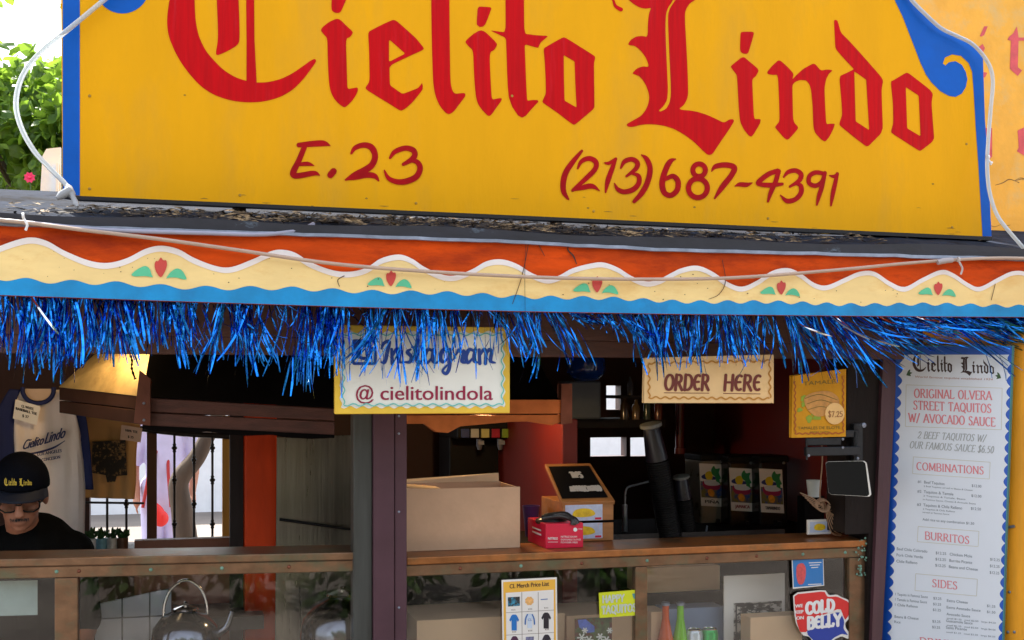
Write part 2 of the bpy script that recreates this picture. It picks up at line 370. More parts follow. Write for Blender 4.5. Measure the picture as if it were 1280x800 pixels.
# roof: black edge boards in front, a tarred top that climbs a little behind them
ftop = [(-60, 275), (0, 279.5), (140, 285), (430, 294.5), (640, 302), (830, 312), (1060, 318), (1280, 324), (1480, 331)]
fbot = [(-60, 366), (0, 369), (200, 376), (430, 383.5), (640, 389), (830, 392.5), (1060, 395), (1280, 396.5), (1480, 398)]
def lerp(tab, x):
    for (a, b), (c, d) in zip(tab, tab[1:]):
        if x <= c: return b+(d-b)*(x-a)/(c-a)
    return tab[-1][1]
XS = list(range(-60, 1481, 20))
rf = M()
zr = P(40, 238, .75).z
for x0, x1 in zip(XS, XS[1:]):
    a0 = P(x0, lerp(ftop, x0)-13+2*math.sin(x0*.02), .012); a1 = P(x1, lerp(ftop, x1)-13+2*math.sin(x1*.02), .012)
    b0 = Vector((a0.x, .75, zr)); b1 = Vector((a1.x, .75, zr)); c0 = Vector((a0.x, 2.6, zr-.02)); c1 = Vector((a1.x, 2.6, zr-.02))
    n = 8
    for i in range(n):
        def pt(a, b, t, k): q = a.lerp(b, t); q.z += .006*noise.noise(q*9) if 0 < t < 1 else 0; return q
        rf.add([pt(a0, b0, i/n, 0), pt(a1, b1, i/n, 0), pt(a1, b1, (i+1)/n, 0), pt(a0, b0, (i+1)/n, 0)], [(0, 1, 2, 3)])
    rf.add([b0, b1, c1, c0], [(0, 1, 2, 3)])
    rf.add([Vector((q.x, 2.6, q.z-.35)) for q in (c0, c1)]+[c1, c0], [(0, 1, 2, 3)])
obj('roof', rf, TAR, stand)
re_ = M()
for x0, x1 in zip(XS, XS[1:]):
    t0, t1 = lerp(ftop, x0), lerp(ftop, x1); k0, k1 = 2*math.sin(x0*.02), 2*math.sin(x1*.02)
    fr = [P(x0, t0-1, -.012), P(x1, t1-1, -.012), P(x1, t1-14+k1, -.012), P(x0, t0-14+k0, -.012)]
    bk = [Vector((q.x, .03, q.z)) for q in fr]
    re_.add(fr+bk, [(0, 1, 2, 3), (3, 2, 6, 7), (1, 0, 4, 5)])
obj('roof_edge', re_, TARD, stand)
fl = M()
for x0, x1 in zip(XS, XS[1:]):
    t0, t1 = lerp(ftop, x0)+1.2*noise.noise(Vector((x0*.03, 0, 0))), lerp(ftop, x1)+1.2*noise.noise(Vector((x1*.03, 0, 0)))
    fr = [P(x0, t0+2, -.018), P(x1, t1+2, -.018), P(x1, t1-2, -.018), P(x0, t0-2, -.018)]
    bk = [Vector((q.x, .0, q.z)) for q in fr]
    fl.add(fr+bk, [(0, 1, 2, 3), (3, 2, 6, 7), (1, 0, 4, 5)])
obj('flashing_strip', fl, GALV, stand)
# fascia board and its painting
f0 = F(0)
fb = M()
for x0, x1 in zip(XS, XS[1:]):
    fr = [P(x0, lerp(fbot, x0), 0), P(x1, lerp(fbot, x1), 0), P(x1, lerp(ftop, x1), 0), P(x0, lerp(ftop, x0), 0)]
    bk = [Vector((q.x, .025, q.z)) for q in fr]
    fb.add(fr+bk, [(0, 1, 2, 3), (5, 4, 7, 6), (3, 2, 6, 7), (1, 0, 4, 5)])
fascia = obj('fascia_board', fb, ORANGE, stand)
wave = [(-60, 330), (-25, 321), (0, 308), (34, 297.5), (57, 301), (81, 314), (111, 326), (135, 329), (159, 323), (182, 311.5), (202, 307.5), (223, 312), (243, 323), (270, 333), (290, 334), (317, 324), (337, 315), (351, 312.5), (368, 316), (388, 328), (415, 338), (437, 340), (458, 335), (476, 323.5), (498, 318.5), (515, 324), (530, 334), (552, 343.5), (570, 344.5), (590, 337), (608, 327), (626, 324.5), (645, 330), (663, 341), (682, 348), (698, 345), (715, 336), (737, 330), (754, 328.5), (772, 335), (788, 345), (806, 352), (822, 350), (838, 342), (852, 335.5), (871, 332.5), (890, 340), (909, 353), (927, 358.7), (946, 351), (965, 339), (984, 335.5), (1000, 342), (1017, 354), (1033, 357), (1055, 348), (1074, 340), (1092, 340), (1111, 352), (1130, 359), (1152, 348), (1175, 338), (1190, 341.5), (1209, 354), (1224, 359), (1246, 348), (1265, 339.5), (1283, 341), (1303, 354), (1320, 359), (1345, 348), (1366, 340), (1390, 350), (1420, 360), (1450, 350), (1478, 343)]
wv = cat(wave, 5)
blt = [(-60, 347), (0, 348), (100, 353), (200, 358), (430, 363), (640, 370), (830, 376), (1050, 380), (1280, 382), (1480, 384)]
scal = []; x = -60.0; ph = 0
while x < 1478:
    per = 56-26*max(0, min(1, (x-250)/750)); ph += 2*math.pi*4/per; scal.append((x, lerp(blt, x)+(2.9-.9*max(0, min(1, x/1280)))*math.sin(ph)+.8*math.sin(x*.031))); x += 4
m = M()
def band(m, top, bot, off):
    xs = [p[0] for p in top]
    vs = []
    for (x, y) in top: vs += [f0.p(x, y, off), f0.p(x, bot(x), off)]
    m.add(vs, [(2*i+1, 2*i+3, 2*i+2, 2*i) for i in range(len(top)-1)])
def scy(x): return lerp(scal, x)
band(m, wv, lambda x: scy(x)+.5, .0015); obj('cream_band', m, CREAM, fascia)
m = M(); 
vs = []
for i, (x, y) in enumerate(wv):
    a = wv[max(i-1, 0)]; b = wv[min(i+1, len(wv)-1)]; l = math.hypot(b[0]-a[0], b[1]-a[1]); th = 7.5-2.2*max(0, min(1, x/1280))+.8*noise.noise(Vector((x*.02, 3, 0)))
    nx, ny = -(b[1]-a[1])/l*th*.5, (b[0]-a[0])/l*th
    vs += [f0.p(x-nx*.1, y-.3, .003), f0.p(x+nx, y+ny, .003)]
m.add(vs, [(2*i+1, 2*i+3, 2*i+2, 2*i) for i in range(len(wv)-1)])
obj('white_wave_line', m, WHITEP, fascia)
m = M(); band(m, scal, lambda x: lerp(fbot, x)-.2, .003); obj('blue_wave_band', m, SKYB, fascia)
for cx, cy, s, v in ((201, 335, 1, 0), (488.5, 348.5, .8, 1), (746, 356, .82, 0), (976, 360, .72, 1), (1172, 361, .68, 0)):
    k = s
    m = M(); q = lambda pts: chaikin([(cx+a*k, cy+b*k) for a, b in pts], 2)
    m.poly(f0, [q([(0, -14), (3, -9), (7, -10), (8, -4), (6, 3), (1, 12), (-2, 11), (-7, 3), (-8, -5), (-6, -9), (-3, -8)])], .0042)
    obj('tulip', m, TULIP, fascia)
    m = M()
    m.poly(f0, [q([(-38, 9), (-30, 2), (-20, -3), (-14, 0), (-11, 10), (-9, 12), (-20, 10), (-32, 11)])], .0042)
    m.poly(f0, [q([(6, 14), (12, 5), (20, 0), (27, 3), (33, 14), (30, 15), (20, 12), (10, 12)])], .0042)
    obj('painted_leaves', m, LEAFP, fascia)
# cracks and scuffs on the board
m = M()
for pts in ([(713, 303, 1), (709, 312, 1.6), (716, 320, 2), (720, 330, 1)], [(660, 305, .8), (652, 345, .9), (640, 380, .7)], [(902, 325, .7), (906, 352, .9), (898, 368, .8), (885, 374, .5)], [(655, 302, 1), (668, 300, 1.2), (680, 320, .7)], [(430, 345, 1), (422, 350, 1), (424, 358, .8)], [(1243, 355, .7), (1238, 375, .8)]):
    m.ribbon(f0, pts, .0048, n=4)
for i in range(46):
    x = random.uniform(0, 1280); y = random.uniform(lerp(wave, x)+8, scy(x)-3); r = random.uniform(.4, 1.1)
    m.poly(f0, [[(x+r*math.cos(a), y+r*math.sin(a)*.7) for a in (0, 1.2, 2.4, 3.6, 4.8)]], .0046)
obj('cracks_and_specks', m, mat('crack', hx(70, 40, 24), .8), fascia)
m = M()
for x in (656,): m.ribbon(f0, [(x+.5, lerp(ftop, x)+2, .4), (x-.6, (lerp(ftop, x)+lerp(fbot, x))/2, .5), (x, lerp(fbot, x), .3)], .0049, n=3)
obj('board_joint', m, DARKEDGE, fascia)
# soffit, ceiling, header beam, walls
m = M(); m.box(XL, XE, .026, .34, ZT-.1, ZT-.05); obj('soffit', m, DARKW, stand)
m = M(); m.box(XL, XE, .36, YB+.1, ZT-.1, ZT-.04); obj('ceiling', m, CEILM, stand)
hb = F(.36)
zb = hb.uv(720, 446)[1]
m = M(); m.pbox(hb, XL, XE, zb+.055, ZT-.04, -.06, 0.0); m.pbox(hb, XL, XE, zb, zb+.0548, -.08, -.012); obj('header_beam', m, DWOOD, stand, bevel=.003)
def hole_wall(pl, u0, u1, v0, v1, holes, off, back, material, name):
    """wall with rectangular window openings"""
    m = M(); us = sorted({u0, u1, *[h[0] for h in holes], *[h[1] for h in holes]}); vs = sorted({v0, v1, *[h[2] for h in holes], *[h[3] for h in holes]})
    for a, b in zip(us, us[1:]):
        for c, d in zip(vs, vs[1:]):
            if any(h[0] <= (a+b)/2 <= h[1] and h[2] <= (c+d)/2 <= h[3] for h in holes): continue
            m.pbox(pl, a, b, c, d, back, off)
    return obj(name, m, material, stand)
bw = F(YB)
def rect(pl, x0, y0, x1, y1):
    a = pl.uv(x0, y0); b = pl.uv(x1, y1); return (a[0], b[0], b[1], a[1])
XM = F(1.0).uv(322, 600)[0]                     # partition between the two halves
YW = 2.0
lw = F(YW)
hole_wall(lw, XL, lw.uv(345, 600)[0], 0, ZT-.1, [rect(lw, 112, 520, 286, 676)], 0, -.08, WALLD, 'window_wall')
hole_wall(bw, lw.uv(345, 600)[0], XR+.05, 0, ZT-.1, [rect(bw, 738, 547, 783, 570), rect(bw, 788, 547, 816, 570), rect(bw, 758, 482, 776, 512)], 0, -.08, WALLD, 'back_wall')
m = M(); m.box(XR, XR+.06, .62, YB+.08, 0, ZT-.1); obj('side_wall', m, WALLR, stand)
m = M(); m.box(XL-.06, XL, .5, YB, 0, ZT-.1); obj('side_wall', m, WALLD, stand)
m = M(); m.box(XL, XR, .47, YB, .004, .05); obj('floor', m, FLOORM, stand)
# centre post: purple boards with a grey metal jamb at its left; right post with a deep dark reveal
cp = F(.40)
m = M(); u0, u1 = cp.uv(467, 600)[0], cp.uv(493, 600)[0]; m.pbox(cp, u0, u1, 0, ZT-.1, -.12, 0); m.pbox(cp, u1+.002, cp.uv(509, 600)[0], 0, ZT-.1, -.12, -.006)
post = obj('centre_post', m, PURP, stand, bevel=.003)
m = M()
for y in (450, 520, 542, 640, 760): m.lathe(cp.p(499, y, -.006), [(.004, 0), (.004, .002), (.002, .003)], 10, axis=cp.n)
obj('screw', m, GALV, post)
m = M(); m.pbox(cp, cp.uv(443, 600)[0], u0-.002, 0, ZT-.1, -.09, -.02); obj('metal_jamb', m, mat('jamb', hx(70, 72, 70), .45, metal=.3, var=.25, stretch=(6, 6, .5)), stand, bevel=.002)
rp = F(.40)
m = M(); m.poly(rp, [[(1107, 380), (1125, 380), (1097, 900), (1086, 900)]], 0, -.1); obj('side_post', m, mat('plum_paint', hx(84, 54, 60), .45, var=.2, stretch=(5, 5, .6), bump=.2), stand, bevel=.003)
m = M(); m.poly(F(.42), [[(1060, 380), (1112, 380), (1092, 900), (1084, 900), (1085, 667), (1057, 667)]], 0, -.13); obj('door_jamb', m, DARKW, stand, bevel=.003)
# inner partition (orange) and the orange column
pw = F(.95)
m = M(); a, b = pw.uv(703, 600)[0], pw.uv(722, 600)[0]; m.box(a, b, .95, YB, 0.05, pw.uv(710, 524)[1]); obj('orange_partition', m, WALLR, stand, bevel=.004)
oc = F(1.05)
m = M(); a, b = oc.uv(306, 600)[0], oc.uv(346, 600)[0]; m.box(a, b, 1.05, 1.3, .05, ZT-.1); obj('orange_column', m, ORC, stand, bevel=.006)
m = M(); m.box(a-.05, a-.002, 1.12, 1.18, .05, ZT-.1); obj('window_post', m, DARKW, stand)

# ------------------------------------------------------------------ the big sign on the roof
ys = F(.22)
sgn = thing('roof_sign', ys.p(640, 272, .0), 'large yellow sign lettered Cielito Lindo in red blackletter with blue scroll edge', 'sign')
outline = [(78, 243), (77, 100), (76, -10), (84, -45), (112, -72), (160, -95), (205, -140), (300, -175), (480, -200), (700, -195), (900, -165), (1040, -110), (1100, -50), (1141, 0), (1156, 17), (1175, 34), (1194, 44), (1212, 53.5), (1223, 62), (1228.5, 74), (1231, 150), (1234.5, 200), (1239.5, 296.5), (660, 270.5), (100, 245.5)]
m = M(); m.poly(ys, [outline], 0, -.03); panel = obj('sign_panel', m, YEL, sgn)
m = M(); m.poly(ys, [[(78, 243.5), (100, 245), (660, 270), (1239.5, 296), (1239.5, 300.5), (660, 274.5), (100, 249.5), (78, 246.5)]], .002, -.035); obj('bottom_edge', m, DARKEDGE, sgn)
m = M()
rb = [(1118, 0), (1128, 20.6), (1139, 49), (1150.6, 79), (1157, 93), (1164, 103), (1175, 114), (1186, 120), (1194, 121.3), (1202, 117), (1207, 109), (1209, 99), (1207, 90), (1202, 81), (1194, 76.5), (1186, 78), (1181.5, 82), (1178.3, 79.5), (1181, 72), (1190, 68), (1201, 70), (1210.6, 79), (1215, 90), (1217, 116), (1219.5, 160), (1222.8, 206), (1228, 295.3)]
m.poly(ys, [rb[:0]+[(1100, -50), (1141, 0), (1156, 17), (1175, 34), (1194, 44), (1212, 53.5), (1223, 62), (1228.5, 74), (1231, 150), (1234.5, 200), (1239.3, 295.6)]+rb[::-1]+[(1104, -28)]], .0012)
obj('blue_border', m, BLUE, sgn); m = M()
m.poly(ys, [[(78.5, 243), (99.8, 244.5), (99.8, -12)]+[(153+34*math.cos(R(q)), -17+34*math.sin(R(q))) for q in range(190, -91, -10)]+[(205, -138), (160, -93), (112, -70), (86, -44), (78.5, -10)]], .0012)
obj('blue_border', m, BLUE, sgn)
def tr(pts, ox, oy, s): return [(ox+a/s, oy+b/s) for a, b in pts]
def glyphs(): 
    g = []
    z = lambda p: tr(p, 200, 0, 5.926)
    g.append(('C', [chaikin(z([(70, 0), (55, 100), (52, 180), (62, 260), (95, 350), (140, 440), (210, 540), (300, 640), (400, 705), (520, 745), (640, 760), (760, 755), (880, 725), (980, 670), (1060, 590), (1120, 510), (1158, 455), (1150, 436), (1125, 443), (1060, 490), (980, 545), (900, 585), (800, 610), (710, 613), (640, 600), (560, 575), (470, 520), (400, 450), (340, 380), (290, 280), (265, 170), (258, 60), (256, 0), (262, -80), (300, -200), (400, -320), (540, -420), (420, -440), (250, -330), (140, -200), (90, -100)]))]))
    g.append(('C', [z([(638, -330), (695, -330), (697, 0), (700, 300), (716, 616), (640, 606), (641, 300), (638, 0)])]))
    g.append(('C', [chaikin(z([(420, -230), (420, 0), (427, 150), (430, 300), (412, 398), (425, 412), (500, 380), (575, 335), (590, 300), (588, 150), (582, 0), (575, -250), (500, -280)]))]))
    z = lambda p: tr(p, 390, 0, 6.154)
    g.append(('i', [chaikin(z([(152, -40), (148, 75), (165, 95), (195, 102), (220, 95), (236, 60), (262, 0), (278, -40)]))]))
    g.append(('i', [chaikin(z([(190, 143), (218, 152), (265, 200), (315, 245), (308, 267), (290, 287), (260, 298), (265, 450), (270, 620), (272, 687), (310, 680), (350, 672), (354, 695), (340, 730), (310, 775), (275, 810), (252, 828), (225, 815), (190, 785), (160, 745), (135, 680), (125, 560), (120, 420), (118, 293), (90, 265), (66, 235), (80, 210), (130, 170)]))]))
    g.append(('e', [chaikin(z([(622, 153), (648, 160), (700, 205), (800, 295), (862, 372), (850, 387), (760, 427), (595, 505), (597, 600), (600, 657), (640, 685), (695, 724), (760, 700), (815, 678), (835, 655), (845, 638), (852, 660), (850, 690), (820, 730), (770, 790), (720, 835), (683, 855), (600, 803), (500, 742), (420, 692), (410, 675), (435, 640), (443, 610), (440, 450), (437, 350), (431, 248), (480, 220), (560, 180)]), 2, .15), chaikin(z([(592, 303), (592, 477), (717, 413)]), 1, .06)]))
    z = lambda p: tr(p, 530, 20, 5.714)
    g.append(('l', [chaikin(z([(50, -320), (52, 0), (58, 300), (65, 480), (80, 570), (110, 640), (150, 690), (178, 704), (212, 685), (252, 630), (294, 575), (296, 556), (280, 549), (220, 558), (200, 530), (188, 470), (185, 300), (182, 100), (180, -320), (115, -380)]))]))
    g.append(('i', [chaikin(z([(383, -68), (375, 60), (395, 78), (420, 77), (438, 60), (462, 0), (484, -62)]), 2, .12)]))
    g.append(('i', [chaikin(z([(400, 101), (432, 110), (470, 145), (520, 195), (519, 215), (500, 245), (468, 260), (472, 400), (480, 550), (485, 599), (520, 590), (556, 586), (552, 607), (520, 650), (482, 705), (462, 718), (430, 690), (390, 640), (372, 590), (362, 500), (355, 380), (351, 246), (320, 220), (293, 187), (305, 170), (350, 130)]))]))
    g.append(('t', [chaikin(z([(580, -250), (583, 118), (478, 104), (490, 112), (585, 157), (590, 300), (597, 500), (605, 580), (630, 650), (670, 710), (700, 727), (728, 712), (772, 660), (818, 612), (810, 601), (780, 600), (736, 606), (730, 500), (722, 300), (718, 202), (815, 229), (832, 190), (888, 143), (800, 138), (716, 127), (712, -250), (640, -290)]), 2, .1)]))
    g.append(('o', [chaikin(z([(997, 152), (1018, 160), (1217, 285), (1222, 300), (1213, 340), (1215, 500), (1217, 652), (1205, 670), (1075, 780), (1050, 767), (950, 690), (848, 620), (845, 608), (870, 555), (868, 450), (862, 330), (853, 235), (870, 222), (960, 170)]), 2, .14), chaikin(z([(997, 280), (1075, 325), (1080, 480), (1089, 654), (1003, 605), (999, 450)]), 1, .05)]))
    z = lambda p: tr(p, 760, 0, 8)
    g.append(('L', [chaikin(z([(190, -12), (260, 45), (320, 78), (380, 88), (434, 76), (410, 130), (398, 220), (396, 372), (340, 360), (280, 366), (225, 400), (198, 445), (215, 453), (270, 460), (330, 510), (380, 580), (412, 672), (345, 663), (280, 690), (243, 735), (258, 742), (310, 760), (350, 805), (380, 855), (405, 925), (412, 980), (400, 1050), (370, 1110), (330, 1160), (250, 1205), (188, 1240), (185, 1252), (200, 1268), (250, 1270), (320, 1250), (400, 1242), (480, 1245), (570, 1260), (660, 1290), (760, 1345), (860, 1420), (940, 1500), (990, 1547), (1020, 1550), (1047, 1537), (1130, 1410), (1200, 1310), (1260, 1215), (1252, 1193), (1215, 1193), (1158, 1230), (1080, 1190), (980, 1145), (860, 1110), (700, 1096), (760, 1050), (790, 990), (800, 940), (798, 800), (785, 500), (770, 250), (768, 130), (785, 80), (820, 30), (880, -4), (930, -60), (800, -130), (640, -110), (520, -70), (400, -120), (260, -110)]), 2, .2),
        chaikin(z([(655, -20), (640, 20), (600, 75), (580, 130), (572, 250), (580, 500), (592, 750), (598, 900), (590, 1000), (555, 1060), (505, 1108), (522, 1118), (580, 1090), (615, 1030), (628, 950), (625, 800), (610, 500), (600, 250), (600, 140), (620, 80), (680, -10)]), 1, .2)]))
    z = lambda p: tr(p, 905, 20, 8)
    g.append(('i', [chaikin(z([(163, 172), (180, 158), (288, 158), (300, 175), (245, 362), (230, 380), (190, 377), (158, 352)]), 2, .18)]))
    g.append(('i', [chaikin(z([(190, 403), (260, 462), (335, 525), (345, 550), (320, 600), (280, 634), (285, 750), (298, 1032), (340, 1030), (367, 1034), (357, 1080), (290, 1192), (270, 1207), (245, 1195), (200, 1140), (160, 1060), (145, 900), (135, 700), (128, 593), (95, 550), (65, 508), (80, 490)]), 2, .16)]))
    g.append(('n', [chaikin(z([(550, 435), (640, 515), (696, 580), (680, 637), (720, 595), (790, 530), (890, 476), (915, 485), (965, 547), (1030, 535), (1088, 543), (1050, 575), (1020, 630), (1003, 720), (1010, 900), (1020, 1082), (1060, 1078), (1108, 1077), (1092, 1130), (1050, 1212), (1010, 1258), (970, 1235), (910, 1170), (892, 1110), (885, 900), (870, 740), (850, 680), (820, 645), (760, 640), (710, 660), (681, 692), (685, 850), (690, 1053), (743, 1115), (725, 1145), (650, 1230), (628, 1238), (600, 1220), (507, 1115), (520, 1095), (555, 1053), (550, 850), (538, 588), (480, 590), (435, 580), (430, 560), (480, 500)]), 2, .16)]))
    z = lambda p: tr(p, 1030, 20, 4.569)
    g.append(('d', [chaikin(z([(56, 25), (66, 22), (77, 28), (95, 95), (150, 150), (240, 250), (338, 362), (328, 420), (330, 500), (336, 660), (255, 742), (240, 745), (180, 700), (88, 625), (88, 610), (103, 565), (100, 500), (86, 345), (130, 325), (166, 307), (170, 304), (110, 240), (64, 187), (60, 100)]), 2, .14), chaikin(z([(172, 316), (240, 364), (245, 450), (257, 652), (180, 602), (176, 450)]), 1, .04)]))
    g.append(('o', [chaikin(z([(470, 323), (487, 330), (622, 435), (613, 500), (622, 620), (629, 710), (550, 772), (535, 765), (383, 668), (383, 655), (395, 610), (393, 500), (380, 375), (400, 365)]), 2, .14), chaikin(z([(466, 406), (540, 455), (545, 560), (550, 687), (474, 642), (470, 520)]), 1, .05)]))
    return g
GL = glyphs()
m = M()
for i, (c, lp) in enumerate(GL): m.poly(ys, lp, .0012+.00005*(i % 3))
m.ribbon(ys, [(762, -14, 3), (767, 2, 3), (769.5, 8, 4), (776, 12, 5)], .0012); 
obj('name_lettering', m, RED, sgn)
def strokes(m, pl, ox, oy, s, L, off, k=1.0):
    for j, st in enumerate(L): m.ribbon(pl, [(ox+a/s, oy+b/s, w_/s*k) for a, b, w_ in st], off+.0003*(j % 4), n=6)
m = M()
strokes(m, ys, 350, 165, 6.4, [[(150, 105, 38), (260, 95, 48), (350, 92, 46), (400, 110, 8)], [(195, 120, 42), (150, 230, 45), (110, 310, 50), (108, 343, 50), (150, 350, 45), (270, 330, 40), (316, 347, 8)], [(140, 262, 25), (220, 255, 34), (272, 270, 6)], [(403, 345, 52), (428, 315, 52)],
  [(570, 172, 18), (600, 128, 36), (670, 105, 44), (732, 125, 50), (760, 190, 48), (738, 260, 50), (680, 305, 54), (600, 345, 50), (525, 383, 16)], [(530, 380, 12), (600, 362, 44), (690, 345, 46), (755, 352, 42), (788, 390, 14)],
  [(880, 208, 20), (920, 158, 38), (1000, 130, 42), (1062, 145, 45), (1078, 185, 45), (1050, 222, 42), (985, 260, 26)], [(1050, 232, 25), (1095, 240, 40), (1120, 290, 45), (1090, 358, 48), (1010, 395, 48), (930, 398, 42), (865, 368, 33), (834, 308, 12)]], .0012)
RED2 = mat('numeral_red', hx(164, 4, 14), .5, spec=.12, var=.2, scale=14)
obj('stall_number', m, RED2, sgn); m = M()
strokes(m, ys, 690, 175, 6.4, [[(238, 88, 22), (170, 170, 40), (110, 260, 46), (88, 350, 46), (95, 420, 40), (128, 472, 20)], [(205, 228, 16), (235, 172, 33), (295, 148, 40), (348, 175, 42), (345, 230, 40), (280, 300, 40), (165, 402, 26)], [(158, 408, 10), (240, 382, 38), (320, 370, 40), (380, 408, 6)],
  [(420, 183, 12), (455, 186, 28), (505, 155, 25)], [(510, 150, 22), (480, 230, 38), (445, 330, 40), (428, 418, 14)], [(550, 224, 16), (580, 172, 36), (640, 155, 38), (682, 185, 40), (668, 232, 36), (595, 290, 20)], [(640, 268, 18), (690, 288, 36), (693, 345, 40), (650, 395, 42), (580, 415, 40), (525, 395, 33), (498, 348, 10)],
  [(715, 120, 10), (755, 152, 38), (783, 230, 43), (765, 330, 44), (720, 420, 44), (655, 492, 30)], [(988, 153, 10), (942, 175, 42), (900, 260, 46), (880, 350, 48), (898, 422, 44), (950, 443, 42), (1000, 400, 44), (1005, 330, 44), (965, 290, 40), (905, 315, 30)],
  [(1175+50*math.cos(R(a)), 242+50*math.sin(R(a)), 40) for a in range(90, 451, 30)], [(1165+76*math.cos(R(a)), 385+76*math.sin(R(a)), 42) for a in range(-90, 271, 30)]], .0012)
strokes(m, ys, 860, 175, 6.4, [[(188, 250, 10), (220, 212, 38), (300, 200, 44), (368, 220, 46), (348, 280, 44), (270, 380, 44), (212, 467, 14)], [(375, 370, 8), (412, 356, 34), (468, 358, 36), (512, 343, 8)], [(715, 247, 38), (640, 275, 40), (562, 338, 40), (582, 356, 35), (660, 362, 40), (752, 353, 24)], [(722, 250, 38), (700, 330, 38), (660, 420, 36), (638, 492, 18)],
  [(765, 297, 14), (800, 257, 34), (860, 245, 38), (902, 275, 40), (888, 325, 36), (815, 372, 20)], [(850, 348, 18), (898, 364, 36), (903, 420, 40), (860, 473, 38), (790, 488, 38), (738, 442, 10)], [(1085, 270, 33), (1020, 260, 36), (970, 290, 36), (968, 345, 36), (1020, 366, 36), (1072, 330, 33), (1092, 265, 33)], [(1092, 268, 30), (1070, 370, 36), (1045, 450, 34), (1028, 520, 14)], [(1132, 284, 10), (1165, 292, 28), (1195, 275, 22)], [(1193, 270, 26), (1175, 350, 34), (1155, 440, 34), (1142, 525, 14)]], .0012)
obj('phone_lettering', m, RED2, sgn)
# smudges of grime on the sign
m = M()
for i in range(26):
    x = random.uniform(110, 1215); y = 250+(x-100)*.0457-random.uniform(4, 40)*random.random()
    l = random.uniform(2, 12); m.ribbon(ys, [(x, y, .2), (x+l*.5, y+random.uniform(-.6, .6), random.uniform(.4, 1.2)), (x+l, y+l*.04, .2)], .0009, n=2)
for x, y in ((231, 119), (458, 248), (868, 259), (1166, 230), (735, 260)): m.ribbon(ys, [(x-1.5, y, .6), (x, y, 2.2), (x+1.5, y, .6)], .0009, n=2)
obj('grime_marks', m, mat('grime', hx(150, 112, 30), .8), sgn)
m = M()
for x, y in ((112, 236), (112, 120), (300, 244), (520, 254), (742, 264), (960, 273), (1190, 284), (1208, 180), (640, 120)): m.lathe(ys.p(x, y, .0005), [(.0045, 0), (.004, .0015), (.001, .002)], 10, axis=ys.n)
obj('screw', m, mat('painted_screw', hx(170, 128, 30), .5, var=.2), sgn)
m = M()
for x in (300, 700, 1100): a = ys.uv(x, 200)[0]; z = ys.uv(x, 262)[1]; m.box(a-.02, a+.02, .262, .3, z-.12, z+.5)
obj('support_post', m, DARKW, sgn)

# rope lights --------------------------------------------------------
def rope(name, pts, r, material, label, plane_pts=True):
    m = M(); m.tube([P(*q) for q in pts], r, 10, 7); return obj(name, m, material, None, label, 'rope light', 'rope lights on the eave and sign')
rope('rope_light', [(210, -60, .20), (150, -16, .195), (118, 10, .19), (84, 38, .185), (50, 66, .17), (28, 95, .16), (20, 128, .15), (26, 158, .14), (42, 188, .13), (62, 210, .12), (78, 226, .1), (85, 234, .09)], .0072, TUBEM, 'clear rope light looping off the left blue edge of the roof sign')
rope('rope_light', [(1112, -40, .2), (1138, -2, .2), (1156, 17, .195), (1176, 35, .195), (1196, 45, .195), (1214, 54, .19), (1228, 68, .185), (1238, 85, .18), (1241, 105, .175), (1238, 140, .17), (1235, 180, .165), (1234, 210, .15), (1237, 240, .13), (1246, 268, .09), (1262, 290, .04), (1290, 322, -.0)], .0068, TUBEM, 'pale rope light following the curved right shoulder of the roof sign')
rope('rope_light', [(-60, 267, -.03), (0, 275, -.03), (30, 278, -.03), (100, 287, -.03), (200, 299, -.03), (300, 313, -.03), (420, 330, -.03), (560, 341, -.03), (700, 347.5, -.03), (820, 349, -.03), (920, 347, -.03), (1040, 338, -.03), (1130, 329.5, -.03), (1190, 325, -.03), (1260, 322.5, -.03), (1340, 326, -.03)], .0056, TUBEO, 'long sagging rope light strung across the painted orange eave')
m = M(); m.tube([P(-60, 270, -.022), P(20, 277, -.022), P(60, 281, -.022), P(130, 287.5, -.022), P(260, 291.5, -.021), P(330, 293, -.019), P(372, 288, -.004), P(392, 280, .03)], .006, 8, 4)
obj('cable', m, mat('grey_cable', hx(150, 150, 168), .4), None, 'grey cable clipped along the roof edge at the left end', 'cable')
m = M(); m.lathe(P(84, 232, .09), [(.006, 0), (.011, .01), (.011, .04), (.007, .045), (.008, .075), (.004, .09)], 14, axis=P(99, 262, .03)-P(84, 232, .09))
m.lathe(P(90, 236, .07), [(.004, 0), (.012, .005), (.012, .035), (.005, .05)], 12, axis=P(72, 245, .06)-P(90, 234, .07))
obj('rope_light_plug', m, mat('plug_plastic', hx(150, 152, 155), .4), None, 'grey taped plug at the end of the left rope light on the roof', 'plug')
def tie(x, y, yy, l=26, w_=.0035):
    m = M(); p = P(x, y, yy-.008); m.lathe(p+Vector((0, 0, .004)), [(.0085, -.003), (.0085, .003)], 12, axis=(1, 0, .1)); 
    m.tube([p, P(x+3, y+5, yy-.012), P(x+5, y+l*.6, yy-.012), P(x+3, y+l, yy-.01)], w_, 6, 4); return m
obj('cable_tie', tie(29, 272, -.03, 16), WHITE, None, 'white cable tie hooked over the cable at the left end of the eave', 'cable tie', 'white cable ties')
obj('cable_tie', tie(1198, 326, -.03, 17), mat('tie_grey', hx(190, 180, 175), .5), None, 'frayed pale cable tie hanging from the eave rope light near the right end', 'cable tie', 'white cable ties')
m = M(); m.ball(P(1180, 326, -.035), (.013, .01, .01)); m.tube([P(1172, 328, -.035), P(1180, 326, -.037), P(1190, 325, -.035)], .009, 8, 3)
obj('tape_knot', m, mat('grey_tape', hx(170, 160, 160), .5), None, 'lump of grey tape round the eave rope light at the right', 'tape')
obj('cable_tie', tie(1235, 198, .165, 8), WHITE, None, 'small white cable tie on the rope light beside the right blue edge', 'cable tie', 'white cable ties')

